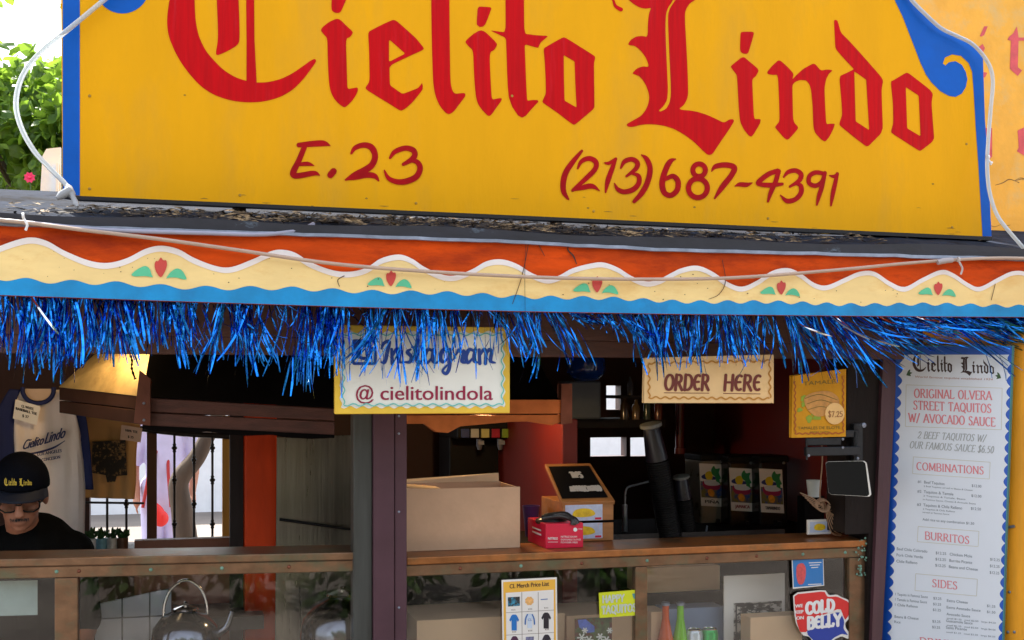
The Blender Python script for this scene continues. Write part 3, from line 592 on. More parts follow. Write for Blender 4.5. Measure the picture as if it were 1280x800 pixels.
# dry litter on the roof ----------------------------------------------
def roof_z(x, y):
    t = max(0, min(1, (y-.012)/.738)); px = 640+ (x)*400
    zf = P(640+x*390, lerp(ftop, max(-60, min(1480, 640+x*390)))-13, .012).z
    return zf+(zr-zf)*t
m = M()
for i in range(2000):
    x = random.gauss(-.25, .6) if random.random() < .8 else random.uniform(-1.5, 1.3); y = abs(random.gauss(.1, .07))+.012
    if x < -1.42: continue
    z = roof_z(x, y)+random.random()**2*.022*math.exp(-((y-.1)/.1)**2)+.002; l = random.uniform(.006, .03); a = random.uniform(0, math.pi); t = random.uniform(-.3, .5); wd = random.uniform(.0012, .006)
    d = Vector((math.cos(a), math.sin(a)*.6, t*.5)).normalized(); s = d.cross(Vector((random.uniform(-.4, .4), random.uniform(-.9, -.2), 1))).normalized()*wd
    c = Vector((x, y, z)); m.add([c-d*l, c-s, c+d*l, c+s+Vector((0, 0, wd*.6))], [(0, 1, 2, 3)])
lit = mat('dry_leaves', hx(150, 126, 92), .8, var=.7, scale=25, col2=hx(34, 27, 22), c2=(.38, .5))
obj('leaf_litter', m, lit, None, 'dry leaves and twigs gathered on the roof below the big yellow sign', 'leaf litter', None, 'stuff')

# behind the sign: yellow side sign at the right, white post and tree at the left -------------
sw = F(1.15)
ss = thing('weathered_sign', sw.p(1250, 295), 'weathered pale yellow sign panel with faded pink blackletter behind the roof sign', 'sign')
m = M(); m.poly(sw, [[(1010, -120), (1420, -120), (1440, 298), (1010, 288)]], 0, -.05); obj('panel', m, STUCCO, ss)
m = M()
def put(c, cx, cy, w_, h_):
    for ch, lp in GL:
        if ch == c: break
    xs = [p[0] for p in lp[0]]; ysq = [p[1] for p in lp[0]]; f = lambda p: (cx+(p[0]-min(xs))/(max(xs)-min(xs))*w_, cy+(p[1]-min(ysq))/(max(ysq)-min(ysq))*h_)
    m.poly(sw, [[f(p) for p in l] for l in lp], .0015)
m.poly(sw, [[(1224.5, 45), (1230, 33), (1234.5, 33), (1230, 44), (1226, 46)]], .0015)
m.poly(sw, [[(1219, 62), (1228, 55), (1231, 60), (1228.5, 66), (1229, 90), (1234, 91), (1231, 97), (1225, 96), (1222, 88), (1222, 66)]], .0015)
m.poly(sw, [[(1271, 33), (1273, 47), (1282, 47), (1282, 51), (1273, 51), (1272, 84), (1277, 88), (1279, 86), (1272, 95), (1265, 89), (1262, 86), (1263.5, 51), (1259, 50), (1261, 46), (1266, 42)]], .0015)
m.poly(sw, [[(1230, 160), (1240, 160), (1240, 196), (1235, 201), (1230, 196)]], .0015)
put('o', 1271, 158, 30, 42); put('n', 1330, 158, 34, 40)
obj('faded_lettering', m, FADED, ss)
m = M()
for k in range(4):
    x, y = random.uniform(1236, 1280), random.uniform(225, 288); pts = [(x, y, .5)]
    for j in range(4): x += random.uniform(3, 10); y += random.uniform(-5, 5); pts.append((x, y, random.uniform(.4, 1.3)))
    m.ribbon(sw, pts, .001, n=3)
obj('cracks', m, mat('crack_brown', hx(120, 90, 50), .8), ss)
m = M(); m.poly(F(1.1), [[(1010, 288), (1440, 298), (1440, 306), (1010, 296)]], 0, -.08); obj('bottom_rail', m, TARD, ss)
wp = F(1.0)
m = M(); m.poly(wp, [[(49, 262), (53, 195), (58, 186), (76, 184), (76, 262)]], 0, -.02); m.bpx(wp, 70.5, 205, 74, 262, .004, .03)
obj('white_board', m, mat('cool_white', hx(238, 246, 252), .5), None, 'white painted board standing on the roof beside the left edge of the sign', 'board')

def leafmat(name, c, c2):
    m = mat(name, c, .5, var=.35, scale=3, col2=c2, c2=(.5, .62)); t = m.node_tree; b = t.nodes['Principled BSDF']; o = [n for n in t.nodes if n.type == 'OUTPUT_MATERIAL'][0]
    tl = t.nodes.new('ShaderNodeBsdfTranslucent'); tl.inputs[0].default_value = (c2[0]*1.3, c2[1]*1.3, c2[2], 1); mx = t.nodes.new('ShaderNodeMixShader'); mx.inputs[0].default_value = .45
    t.links.new(b.outputs[0], mx.inputs[1]); t.links.new(tl.outputs[0], mx.inputs[2]); t.links.new(mx.outputs[0], o.inputs[0]); return m
LEAF = leafmat('tree_leaf', (.06, .13, .02), (.22, .36, .045))
BARK = mat('bark', hx(84, 70, 58), .85, var=.4, scale=12, stretch=(1, 1, .2), bump=.8, bscale=20)
def leaf(m, c, d, n, l, wd):
    s = d.cross(n).normalized()*wd; n = s.cross(d).normalized()
    m.add([c, c+d*l*.35+s-n*wd*.25, c+d*l*.75+s*.7-n*wd*.3, c+d*l-n*wd*.6, c+d*l*.75-s*.7-n*wd*.3, c+d*l*.35-s-n*wd*.25, c+d*l*.5], [(0, 1, 6), (1, 2, 6), (2, 3, 6), (3, 4, 6), (4, 5, 6), (5, 0, 6)])
def rv(): 
    v = Vector((random.gauss(0, 1), random.gauss(0, 1), random.gauss(0, 1))); return v.normalized()
def tree(name, label, base, trunk_pts, r0, clumps, n, ls, group=None, material=LEAF):
    t = thing(name, base, label, 'tree', group)
    m = M(); m.tube(trunk_pts, r0, 10, 5, rf=lambda q: r0*(1-.6*q)); 
    top = Vector(trunk_pts[-1])
    for c, r in clumps[:14]: m.tube([top, top.lerp(Vector(c), .5)+Vector((0, 0, -.05)), c], r0*.22, 6, 4, rf=lambda q: r0*.3*(1-.8*q)+.003)
    obj('trunk', m, BARK, t)
    m = M(); tot = sum(r**2 for c, r in clumps)
    for c, r in clumps:
        for i in range(int(n*r*r/tot)):
            v = rv(); p = Vector(c)+v*r*(random.random()**.45); d = (v*.4+rv()*.7+Vector((0, -.1, -.45))).normalized(); l = ls*random.uniform(.6, 1.25)
            leaf(m, p, d, rv(), l, l*random.uniform(.26, .4))
    obj('crown', m, material, t); return t
cl = []
ty = 3.2
for i in range(34):
    x, y = random.uniform(-60, 130), random.uniform(105, 262); cl.append((P(x, y, ty+random.uniform(-.3, .7)), random.uniform(.1, .2)))
for i in range(17):
    x, y = random.uniform(-50, 130), random.uniform(-110, 115); cl.append((P(x, y, ty+random.uniform(-.3, .9)), random.uniform(.04, .09)))
b0 = P(40, 485, ty+.3); b0.z = 0
tree('leafy_tree', 'bright green leafy tree against white sky left of the roof sign', b0, [b0, P(38, 420, ty+.3), P(44, 330, ty+.3), P(36, 250, ty+.3)], .07, cl, 3800, .085)
fm = M(); c = P(37, 222, 2.7)
for k in range(16):
    a = 2*math.pi*k/16; d = Vector((math.cos(a), -.35, math.sin(a))).normalized(); leaf(fm, c, d, Vector((0, -1, 0)), .028 if k % 2 else .022, .009)
fm.ball(c+Vector((0, -.006, 0)), .008, 10, 6); fl = thing('pink_flower', P(37, 236, 2.7), 'single pink flower in front of the green tree left of the sign', 'flower')
obj('blossom', fm, mat('pink_petal', hx(240, 50, 110), .5, var=.15), fl)
m = M(); m.tube([c, c+Vector((.003, .01, -.05)), c+Vector((.0, .02, -.3)), c+Vector((.03, .02, -1.2))], .003, 6, 4); obj('stem', m, mat('stem_green', (.06, .12, .03), .6), fl)

# ------------------------------------------------------------------ tinsel garland under the eave
TIN = mat('tinsel_foil', (.016, .2, .92), .13, metal=1, var=.5, scale=60, bump=.3, bscale=70)
tg = thing('tinsel_garland', P(640, 392, .06), 'shiny blue tinsel fringe garland hanging along the whole eave', 'tinsel garland')
yt = .05
cord = M(); cord.tube([P(x, lerp(fbot, x)-1, yt) for x in range(-60, 1481, 70)], .004, 6, 2); obj('cord', cord, mat('cord_blue', (.01, .05, .3), .4), tg)
m = M()
def strand(px, L, ang, curl, wd, lay, fold=0):
    """foil strip from the cord: L in photo pixels, ang = lean (0 hangs down, 90 blows to the right)"""
    y0 = lerp(fbot, px)-1; s = 1/417*(1+.00017*(px-640)); yy = yt+lay; x = px; y = y0; n = 7; vs = []
    tw = random.uniform(0, 6.3); dt = random.uniform(-4.5, 4.5)/n; yo = random.uniform(-.1, .15)*L*s
    for i in range(n+1):
        t = i/n; an = R(ang+curl*t) 
        if i: x += math.sin(an)*L/n; y += math.cos(an)*L/n
        p = P(x, y, 0); p.y = yy+yo*t*t
        tw += dt; wv_ = Vector((math.cos(tw)*math.cos(an), math.sin(tw), math.cos(tw)*math.sin(an)*.9))*wd*.5*(1 if i < n else .6)
        vs += [p-wv_, p+wv_]
    m.add(vs, [(2*i, 2*i+1, 2*i+3, 2*i+2) for i in range(n)])
rt = random.Random(5)
def prof(x):     # typical hang and lean along the eave, read off the photo
    T = [(-60, 92, 0), (40, 98, 4), (140, 86, 4), (165, 55, 6), (250, 88, 6), (340, 100, 4), (430, 98, -6), (500, 90, -2), (590, 92, 6), (640, 66, 14), (690, 84, 20), (715, 55, 34), (745, 40, 55), (790, 72, 32), (835, 92, 6), (880, 70, 4), (930, 72, 12), (985, 84, 18), (1030, 92, 26), (1062, 84, 38), (1090, 96, 54), (1180, 118, 62), (1300, 122, 62), (1480, 120, 62)]
    for a, b in zip(T, T[1:]):
        if x <= b[0]:
            t = (x-a[0])/(b[0]-a[0]); return a[1]+(b[1]-a[1])*t, a[2]+(b[2]-a[2])*t
    return T[-1][1:]
x = -70.0
while x < 1440:
    L, an = prof(x); rng = rt
    if noise.noise(Vector((x*.021, 7.3, 0))) < -.24 and x < 1040:
        for k in range(2): random.seed(rng.random()); strand(x+rng.gauss(0, 4), L*rng.uniform(.3, 1.0), an+rng.gauss(0, 16), rng.gauss(0, 14), rng.uniform(.0022, .006), rng.uniform(-.03, .05))
        x += 7; continue
    nst = rng.choice([4, 6, 8, 11, 14])
    cl_ang = an+rng.gauss(0, 8); ck = rng.gauss(-4 if an < 30 else 14, 10); cL = L*rng.uniform(.6, 1.15)
    if an > 50: ck = rng.gauss(22, 16)
    for k in range(nst):
        random.seed(rng.random())
        strand(x+rng.gauss(0, 3.5), cL*rng.uniform(.7, 1.08), cl_ang+rng.gauss(0, 6.5 if an < 30 else 11), ck+rng.gauss(0, 6), rng.uniform(.0022, .0075), rng.uniform(-.03, .05))
    x += rng.uniform(3.5, 10) if x < 430 else rng.uniform(9, 19) if x < 640 else (rng.uniform(6, 17) if x < 1060 else rng.uniform(5, 12))
for k in range(260):    # short crinkled bits close to the cord, and stray single strips
    random.seed(k); px = random.uniform(-60, 1440); L, an = prof(px)
    strand(px, random.uniform(6, 26) if k % 4 else L*random.uniform(.5, 1.05), random.gauss(an, 28), random.gauss(0, 40), random.uniform(.002, .004), random.uniform(-.03, .04))
obj('fringe', m, TIN, tg, smooth=False)
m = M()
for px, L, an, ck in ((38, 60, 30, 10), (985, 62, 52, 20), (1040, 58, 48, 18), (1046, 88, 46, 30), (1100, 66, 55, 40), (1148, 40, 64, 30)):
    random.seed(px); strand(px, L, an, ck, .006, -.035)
obj('silver_strands', m, mat('silver_foil', (.85, .88, .95), .12, metal=1), tg, smooth=False)  # pale ribbons added to stand for bright glints on the blue tinsel
random.seed(11)

# ------------------------------------------------------------------ hanging signs
CREAMS = mat('sign_cream', hx(236, 236, 226), .55, var=.04, bump=.05); FRAME_Y = mat('frame_yellow', hx(238, 196, 62), .5, var=.1, scale=10, bump=.1)
TEALL = mat('teal_line', hx(110, 196, 186), .6); INK_B = mat('ink_blue', hx(14, 62, 150), .5, var=.1); INK_M = mat('ink_maroon', hx(150, 18, 62), .5, var=.1)
ig = F(.13)
s1 = thing('hanging_sign', ig.p(528, 516), 'white social media sign with yellow border reading @ cielitolindola under the eave', 'sign', 'signs hanging under the eave')
m = M(); m.bpx(ig, 418.5, 406, 637.5, 516.5, -.022, 0); obj('frame', m, FRAME_Y, s1, bevel=.003)
m = M(); m.poly(ig, [wavyrect(426, 415, 630, 509, 1.6, 16)], .0015); obj('face_panel', m, CREAMS, s1)
m = M(); wr = wavyrect(429, 418, 627.5, 506, 1.5, 16); m.ribbon(ig, [(*p, 1.5) for p in wr+wr[:1]], .003, n=1, caps=False); obj('wavy_line', m, TEALL, s1)
m = M(); s_ = 4.923; q = lambda L: [(400+a/s_, 395+b/s_, c/s_) for a, b, c in L]
rr = chaikin([(203, 150), (338, 150), (338, 292), (203, 292)], 3, .08)
m.poly(ig, [chaikin([(400+a/s_, 395+b/s_) for a, b in ((194, 143), (347, 143), (347, 302), (194, 302))], 2, .08), [(400+a/s_, 395+b/s_) for a, b in ((212, 200), (212, 284), (330, 284), (330, 200))]], .003)
m.ribbon(ig, q([(271+44*math.cos(R(a)), 218+44*math.sin(R(a)), 20) for a in range(0, 361, 20)]), .0037, n=2, caps=False)
obj('camera_logo', m, INK_B, s1)
m = M(); m.poly(ig, [[(400+a/s_, 395+b/s_) for a, b in ((302, 164), (332, 164), (332, 190), (302, 190))]], .0042); m.poly(ig, [[(400+(271+33*math.cos(R(a)))/s_, 395+(218+33*math.sin(R(a)))/s_) for a in range(0, 360, 20)]], .0036); obj('logo_window', m, CREAMS, s1)
m = M()
for j, L in enumerate([[(378, 200, 14), (392, 168, 20), (425, 158, 22), (412, 225, 24), (398, 285, 20), (376, 284, 12)], [(440, 205, 18), (444, 292, 24)], [(444, 250, 12), (466, 208, 22), (488, 216, 24), (486, 275, 22), (505, 288, 10)], [(556, 206, 14), (536, 222, 22), (560, 250, 24), (552, 282, 22), (520, 284, 12)], [(602, 150, 24), (592, 262, 24), (612, 290, 18), (634, 262, 8)], [(562, 192, 10), (646, 184, 14)],
    [(694, 218, 14), (664, 206, 22), (642, 250, 26), (656, 288, 20), (684, 262, 12)], [(698, 208, 24), (692, 272, 24), (716, 288, 14), (738, 262, 8)], [(792, 218, 14), (760, 206, 22), (740, 246, 26), (754, 284, 20), (784, 262, 12)], [(798, 208, 24), (796, 310, 24), (776, 354, 22), (754, 334, 16), (800, 286, 10), (832, 252, 8)], [(836, 240, 10), (852, 208, 20), (866, 224, 14), (886, 214, 18), (872, 276, 24), (896, 288, 12)],
    [(948, 218, 14), (918, 206, 22), (896, 250, 26), (908, 288, 20), (936, 262, 12)], [(954, 208, 24), (946, 272, 24), (968, 286, 12)], [(978, 208, 20), (982, 292, 22)], [(984, 244, 10), (1004, 208, 22), (1020, 222, 22), (1016, 292, 22)], [(1018, 244, 10), (1038, 208, 22), (1054, 222, 22), (1048, 276, 22), (1076, 288, 10)]]): m.ribbon(ig, q(L), .003+.00025*(j % 4), n=5)
obj('script_lettering', m, INK_B, s1)
m = M(); bf(m, ig, 'cielitolindola', (475.5, 499.8), (615.5, 499.8), 18.2, .003, bold=.35); bf(m, ig, '@', (444.8, 499.5), (466.8, 499.5), 18, .003, bold=.3); obj('handle_lettering', m, INK_M, s1)
m = M()
for x in (470, 590): m.tube([ig.p(x, 407, -.01), ig.p(x, 385, -.012)], .002, 6, 1)
obj('wire', m, BLACK, s1)

oh = F(.16); TAN = mat('sign_tan', hx(234, 196, 138), .6, var=.08, scale=8, bump=.1, col2=hx(214, 170, 104)); BRN = mat('ink_brown', hx(112, 40, 28), .55)
s2 = thing('hanging_sign', oh.p(886, 503), 'tan wooden sign reading ORDER HERE over the right counter', 'sign', 'signs hanging under the eave')
m = M(); m.poly(oh, [[(806.5, 448), (966.5, 444), (966.8, 503.5), (806, 503)]], 0, -.02); obj('board', m, TAN, s2, bevel=.002)
m = M()
for a, b in (((811, 497), (962, 498.5)), ((811, 455), (811, 497)), ((962, 453), (962, 498)), ((811, 454), (962, 451))): m.ribbon(oh, [(*p, 1.8) for p in wavy(a, b, 1.3, 12)], .0015, n=1)
obj('wavy_line', m, mat('ink_ochre', hx(190, 130, 40), .6), s2)
m = M(); txt(m, oh, 'ORDƐR', (830, 487.5), (886, 487.5), 19, .0015, thick=.2, thin=.15, serif=False, it=.08); txt(m, oh, 'HƐRƐ', (904, 487.8), (950, 488), 19, .0015, thick=.2, thin=.15, serif=False, it=.08)
m.ribbon(oh, [(830, 491, .8), (886, 491.5, .8)], .0015); m.ribbon(oh, [(904, 491.8, .8), (950, 492.4, .8)], .0015); obj('lettering', m, BRN, s2)
m = M()
for x in (830, 945): m.tube([oh.p(x, 448, -.01), oh.p(x, 420, -.03)], .002, 6, 1)
obj('wire', m, BLACK, s2)

tm = F(.2); AMB = mat('sign_amber', hx(206, 146, 30), .6, var=.12, scale=9, bump=.1, col2=hx(190, 120, 20), spec=.2)
s3 = thing('hanging_sign', tm.p(1024, 546), 'small amber sign with a painted tamale and a round price tag near the tablet', 'sign', 'signs hanging under the eave')
m = M(); m.poly(tm, [[(990.5, 470), (1057, 462), (1056.5, 545), (990, 546.5)]], 0, -.016); obj('board', m, AMB, s3, bevel=.002)
m = M(); 
for a, b in (((993.5, 542), (1053.5, 541.3)), ((993.5, 477), (993.5, 542)), ((1053.5, 470), (1053.5, 541))): m.ribbon(tm, [(*p, 1.4) for p in wavy(a, b, .8, 8)], .0015, n=1)
obj('border_line', m, mat('ink_rust', hx(168, 84, 22), .6), s3)
m = M()
for i in range(11):
    a = random.uniform(0, 6.28); cx, cy = 1012+random.uniform(-13, 9), 513+random.uniform(-16, 13); r = random.uniform(3, 5.5)
    m.poly(tm, [[(cx+r*(1+.3*math.sin(3*t+a))*math.cos(t), cy+r*(1+.3*math.cos(2*t+a))*math.sin(t)) for t in [k*.63 for k in range(10)]]], .0012+.0001*i)
obj('painted_lettuce', m, mat('ink_green', hx(140, 160, 40), .6, var=.3), s3)
m = M(); m.poly(tm, [chaikin([(1003, 497), (1016, 490), (1036, 488), (1048, 496), (1049, 508), (1036, 518), (1020, 522), (1008, 512)])], .0028); obj('painted_tamale', m, mat('ink_tamale', hx(196, 140, 70), .6, var=.25, scale=40), s3)
m = M()
for L in ([(1006, 498, .8), (1024, 493, 1), (1046, 500, .8)], [(1008, 505, .7), (1026, 500, 1), (1047, 507, .7)], [(1010, 512, .7), (1026, 508, .9), (1042, 513, .6)]): m.ribbon(tm, L, .0032, n=4)
bf(m, tm, 'TAMALES DE ELOTE', (997, 537), (1050, 536), 3.8, .0015); bf(m, tm, 'SWEET CORN', (1012, 541), (1036, 540.6), 1.8, .0015); bf(m, tm, 'TAMALE', (1004, 482), (1044, 479), 5, .0015)
obj('lettering', m, mat('ink_olive', hx(120, 100, 30), .6), s3)
m = M(); m.poly(tm, [[(1042.5+12*math.cos(k*.2618), 517+13.5*math.sin(k*.2618)) for k in range(24)]], .006, .0035); pt = obj('price_tag', m, mat('tag_tan', hx(232, 188, 120), .65), s3)
m = M(); txt(m, tm, '$7.25', (1034, 521), (1052, 521), 7, .0068, thick=.13, thin=.12, serif=False); obj('price_lettering', m, mat('ink_faint', hx(150, 96, 50), .6), pt)

# ------------------------------------------------------------------ menu board on the angled shutter at the right, amber wall behind it
Pl = P(1112, 600, .42); zl = (Pl-CAM).dot(DV); zrr = zl/1.068
dr = DV+RV*((1262-640)/FPX); Pr = CAM+dr*zrr
mb = PL((Pl.x, Pl.y, 0), Vector((Pr.x-Pl.x, Pr.y-Pl.y, 0)))
MENU = mat('menu_print', hx(226, 232, 240), .35, var=.02); MBLUE = mat('menu_blue', hx(18, 86, 190), .4, var=.08); PINK = mat('menu_pink', hx(226, 132, 138), .5)
mn = thing('menu_board', mb.p(1180, 800), 'tall white menu board with blue scalloped border listing taquitos and burritos', 'menu board')
corn = [(1119, 432), (1266, 432), (1257, 690), (1252, 850), (1098, 850), (1105, 690)]
m = M(); m.poly(mb, [corn], 0, -.018); obj('backing_board', m, mat('board_teal', hx(60, 140, 150), .5), mn)
m = M()
L_ = lambda y: 1125.5-(y-443)*.0425; Rr = lambda y: 1263.5-(y-443)*.0325
edge = []
y = 441
lf = []; rg = []
yy = 441.0
while yy < 850:
    st = 14.0
    for k in range(6):
        t = k/6; b = abs(math.sin(math.pi*t)); lf.append((L_(yy+st*t)-2.2+5.2*b-2.5, yy+st*t)); rg.append((Rr(yy+st*t)+2.2-4.6*b, yy+st*t))
    yy += st
tp = []
xx = L_(441)
m.poly(mb, [[(1119.8, 433), (1265, 433), (1256, 690), (1251.2, 849), (1098.8, 849), (1105.8, 690)]], .0008); obj('blue_border', m, MBLUE, mn)
m = M()
top = [(1126+9*i+4.5*k/3, 444+1.5*(k % 2)) for i in range(15) for k in range(2)]
# white field whose long sides are scalloped
m.poly(mb, [[(x_+3.4, y_) for x_, y_ in lf[1:]]+[(x_-1.5, y_) for x_, y_ in reversed(rg[1:])]], .0018); obj('white_field', m, MENU, mn)
m = M()
xs = [p[0] for c, lp in GL for p in lp[0]]; 
def black(m, pl, x0, x1, y0, y1, off, part, sl=0):
    """the painted name again, small: part 0 = first word, 1 = second word"""
    its = [g for i, g in enumerate(GL) if (i < 11) == (part == 0)]
    xs = [p[0] for c, lp in its for p in lp[0]]; a, b = min(xs), max(xs)
    for c, lp in its:
        f = lambda p: (x0+(p[0]-a)/(b-a)*(x1-x0), y1+(p[1]-(104+.065*(p[0]-300)))/105*(y1-y0)+sl*(p[0]-a)/(b-a))
        m.poly(pl, [[f(p) for p in l] for l in lp], off)
black(m, mb, 1141, 1190.5, 450, 462, .0026, 0, 1.2); black(m, mb, 1201, 1243, 451.5, 463.5, .0026, 1, 1); obj('name_lettering', m, mat('ink_black_brown', hx(56, 34, 30), .5), mn)
m = M(); bf(m, mb, 'World famous taquitos established 1934', (1143.5, 472), (1241, 475.5), 2.6, .0026, it=.3); obj('tagline', m, mat('ink_sienna', hx(170, 110, 90), .5), mn)
for t, a, b, h in (('ORIGINAL OLVERA', (1143, 497), (1240, 500), 11), ('STREET TAQUITOS', (1142, 511.8), (1239.5, 516.2), 11), ('W/ AVOCADO SAUCE', (1136, 527.2), (1244.5, 533.2), 11), ('COMBINATIONS', (1146, 587.2), (1230, 593), 9.6), ('BURRITOS', (1156.5, 674), (1212, 680), 9.6), ('SIDES', (1165.5, 733.4), (1197, 736.8), 9.6), ('DRINKS', (1150, 806), (1200, 811), 9.6)):
    m = M(); txt(m, mb, t, a, b, h, .0026, thick=.15, thin=.075); obj('heading', m, PINK, mn)
m = M(); txt(m, mb, '2 BEEF TAQUITOS W/', (1147, 547.8), (1232, 552.2), 8.6, .0026, thick=.13, thin=.07, it=.22); txt(m, mb, 'OUR FAMOUS SAUCE $6.50', (1137, 560), (1242, 566.6), 8.6, .0026, thick=.13, thin=.07, it=.22); obj('offer_lettering', m, GREY, mn)
SLATE = mat('ink_slate', hx(96, 108, 120), .6)
m = M()
def row(s, x0, y0, x1, h=3.4, sl=.085): bf(m, mb, s, (x0, y0), (x1, y0+(x1-x0)*sl), h, .0026)
row('#1  Beef Taquitos', 1147.5, 603.5, 1181, 3.6); row('$12.00', 1215, 608.5, 1227, 3.4); row('2 Beef Taquitos served w/ Beans & Cheese', 1155, 608.5, 1216, 2)
row('#2  Taquitos & Tamale', 1147, 615.5, 1192, 3.6); row('$12.00', 1214.5, 621, 1227, 3.4); row('2 Taquitos & Tamale, Beans', 1154.5, 620.5, 1207, 2); row('in Famous Sauce, Cheese & Avocado Sauce', 1154, 625, 1220, 2)
row('#3  Taquitos & Chile Relleno', 1146.5, 632, 1203, 3.6); row('$12.50', 1214, 637, 1226.5, 3.4); row('2 Taquitos & Chile Relleno', 1154, 637, 1194, 2); row('served w/ Famous Sauce', 1153.5, 641, 1187, 2)
row('Add rice to any combination $1.50', 1153.5, 650.5, 1218, 3.2)
obj('price_list', m, SLATE, mn); m = M()
for i, (a, b) in enumerate((('Beef Chile Colorado', 1159.5), ('Pork Chile Verde', 1154), ('Chile Relleno', 1147))): row(a, 1121.4-i*.3, 687.5+7.7*i, b, 3.6); row('$12.25', 1170-i*.3, 692.5+7.7*i, 1183-i*.3, 3.4)
for i, (a, b) in enumerate((('Chicken Mole', 1215.5), ('Burrito Picante', 1215.5), ('Beans and Cheese', 1222.5))): row(a, 1187.5-i*.5, 694.2+7.8*i, b, 3.6, .1); row('$12.25', 1238-i*.3, 700.5+8.2*i, 1250-i*.3, 3.4, .1)
obj('price_list', m, SLATE, mn); m = M()
for i, (a, b) in enumerate((('1 Taquito in Famous Sauce', 1160), ('1 Tamale in Famous Sauce', 1159), ('1 Chile Relleno', 1147.5), ('', 0), ('Beans & Cheese', 1148.5), ('Rice', 1126))):
    if a: row(a, 1119.6-i*.25, 744+6.6*i+(1.6 if i > 3 else 0), b, 3.4, .09); row('$3.25', 1167-i*.3, 749+7.2*i, 1177-i*.3, 3.2, .09)
for i, (a, b) in enumerate((('Extra Cheese', 1210), ('Extra Avocado Sauce', 1226), ('Avocado Sauce', 1213), ('Guacamole Sauce', 1216), ('Salsa Picante', 1209))): row(a, 1184-i*.3, 752+8.4*i, b, 3.4, .1)
for i in range(3): row('small $1.25   med $2.50   large $4.50', 1184-i*.3, 773.5+8.6*i, 1245-i*.3, 2, .1)
row('$1.25', 1234, 758.5, 1244.5, 3.2, .1); row('$1.50', 1234, 766, 1244.5, 3.2, .1)
obj('price_list', m, SLATE, mn)
m = M()
def box_line(x0, y0, x1, y1, sl=.07):
    c = [(x0, y0), (x1, y0+(x1-x0)*sl), (x1-1, y1+(x1-x0)*sl), (x0-1, y1)]
    for a, b in zip(c, c[1:]+c[:1]): m.ribbon(mb, [(*a, .7), (*b, .7)], .0024, caps=False)
box_line(1133, 481, 1253, 533, .035); box_line(1142, 571, 1238, 592); box_line(1148, 658, 1224, 677, .08); box_line(1145, 717, 1222, 738, .09)
obj('frame_lines', m, mat('ink_pale', hx(206, 204, 190), .6), mn)
m = M()
for cx, cy, sg in ((1135, 467, 1), (1250, 470.5, -1)):
    for a, l in ((-60, 6), (-10, 5.5), (40, 5)):
        x1, y1 = cx+sg*l*math.cos(R(a)), cy+l*math.sin(R(a)); m.ribbon(mb, [(cx-sg*1.5, cy+2, .4), ((cx+x1)/2, (cy+y1)/2, 2.6), (x1, y1, .4)], .0026, n=3)
obj('leaf_ornament', m, mat('ink_leaf', hx(60, 90, 54), .6), mn)
# amber side wall behind the menu board, with a few nail heads
aw = PL(mb.o-mb.n*.05, mb.u)
m = M(); u0 = aw.uv(1122, 600)[0]; m.pbox(aw, u0, u0+1.6, 0, ZT-.02, -.06, 0)
wall = obj('shutter_wall', m, STUCCO2, None, 'amber painted side wall behind the tall menu board', 'wall')
m = M()
for x, y in ((1266.5, 658), (1262, 740), (1260, 790), (1268, 790)): m.lathe(aw.p(x, y, 0), [(.005, 0), (.005, .003), (.002, .005)], 10, axis=aw.n)
m.tube([aw.p(1259, 659.5, .004), aw.p(1269, 657.5, .006)], .005, 6, 1); obj('nail', m, GALV, wall)

# ------------------------------------------------------------------ display counters
ZC = F(.43).uv(640, 692)[1]
rc = F(.43)
GLI = GLASS
def counter(name, pl, x0, x1, top_px, mull, label, dep, z_top, frame_px):
    c = thing(name, pl.p((x0+x1)/2, 800), label, 'display counter', 'glass display counters'); c.location.z = 0; WL[c] = Vector(c.location)
    u0, u1 = pl.uv(x0, 700)[0], pl.uv(x1, 700)[0]; k = (pl.p((x0+x1)/2, 700)-CAM).dot(DV)/FPX
    m = M(); m.pbox(pl, u0, u1, z_top-.026, z_top, -dep, 0); obj('countertop', m, COPPERW if dep > .22 else COPPER, c, bevel=.004)
    zf0 = z_top-.026-.038
    m = M(); m.pbox(pl, u0, u1, zf0, z_top-.027, -.05, -.008); fr = obj('frame_rail', m, COPPER, c, bevel=.003)
    for px in frame_px:
        r_ = M(); r_.lathe(pl.w(pl.uv(px, 700)[0], zf0+.02, -.008), [(.006, 0), (.005, .003), (.001, .005)], 12, axis=pl.n); obj('rivet', r_, PATINA if random.random() < .6 else COPD, fr, smooth=True)
    for a, b in mull:
        m = M(); ua, ub = pl.uv(a, 760)[0], pl.uv(b, 760)[0]; m.pbox(pl, ua, ub, .12, zf0-.001, -.045, -.012); obj('mullion', m, COPPER, c, bevel=.003)
    edges = [u0]+[z for a, b in mull for z in (pl.uv(a, 760)[0], pl.uv(b, 760)[0])]+[u1]
    for a, b in zip(edges[::2], edges[1::2]):
        if b-a > .03:
            m = M(); m.pbox(pl, a+.001, b-.001, .5, zf0-.001, -.034, -.03); obj('glass_pane', m, GLI, c)
    m = M(); m.pbox(pl, u0, u1, .02, .5, -.06, -.03); obj('lower_panel', m, DWOOD, c)
    m = M(); m.pbox(pl, u0, u1, .50, .52, -.6, -.06); obj('shelf', m, DARKW, c)
    if dep > .22:
        m = M(); m.pbox(pl, u0, u1, .05, z_top-.03, -.63, -.62); obj('back_panel', m, mat('counter_back', (.03, .022, .02), .6, var=.3), c)
    return c
c_r = counter('display_counter', rc, 508, 1084, 692, [(796, 811), (1064, 1084)], 'right display counter with copper rails under the cardboard box and tip box', .26, ZC, (576, 652, 728, 810, 885, 947, 1005, 1058))
lp_ = PL(P(456, 700, .43), (math.cos(R(7.5)), -math.sin(R(7.5)), 0)); lp_.o.z = 0
ZCL = lp_.uv(228, 694.5)[1]
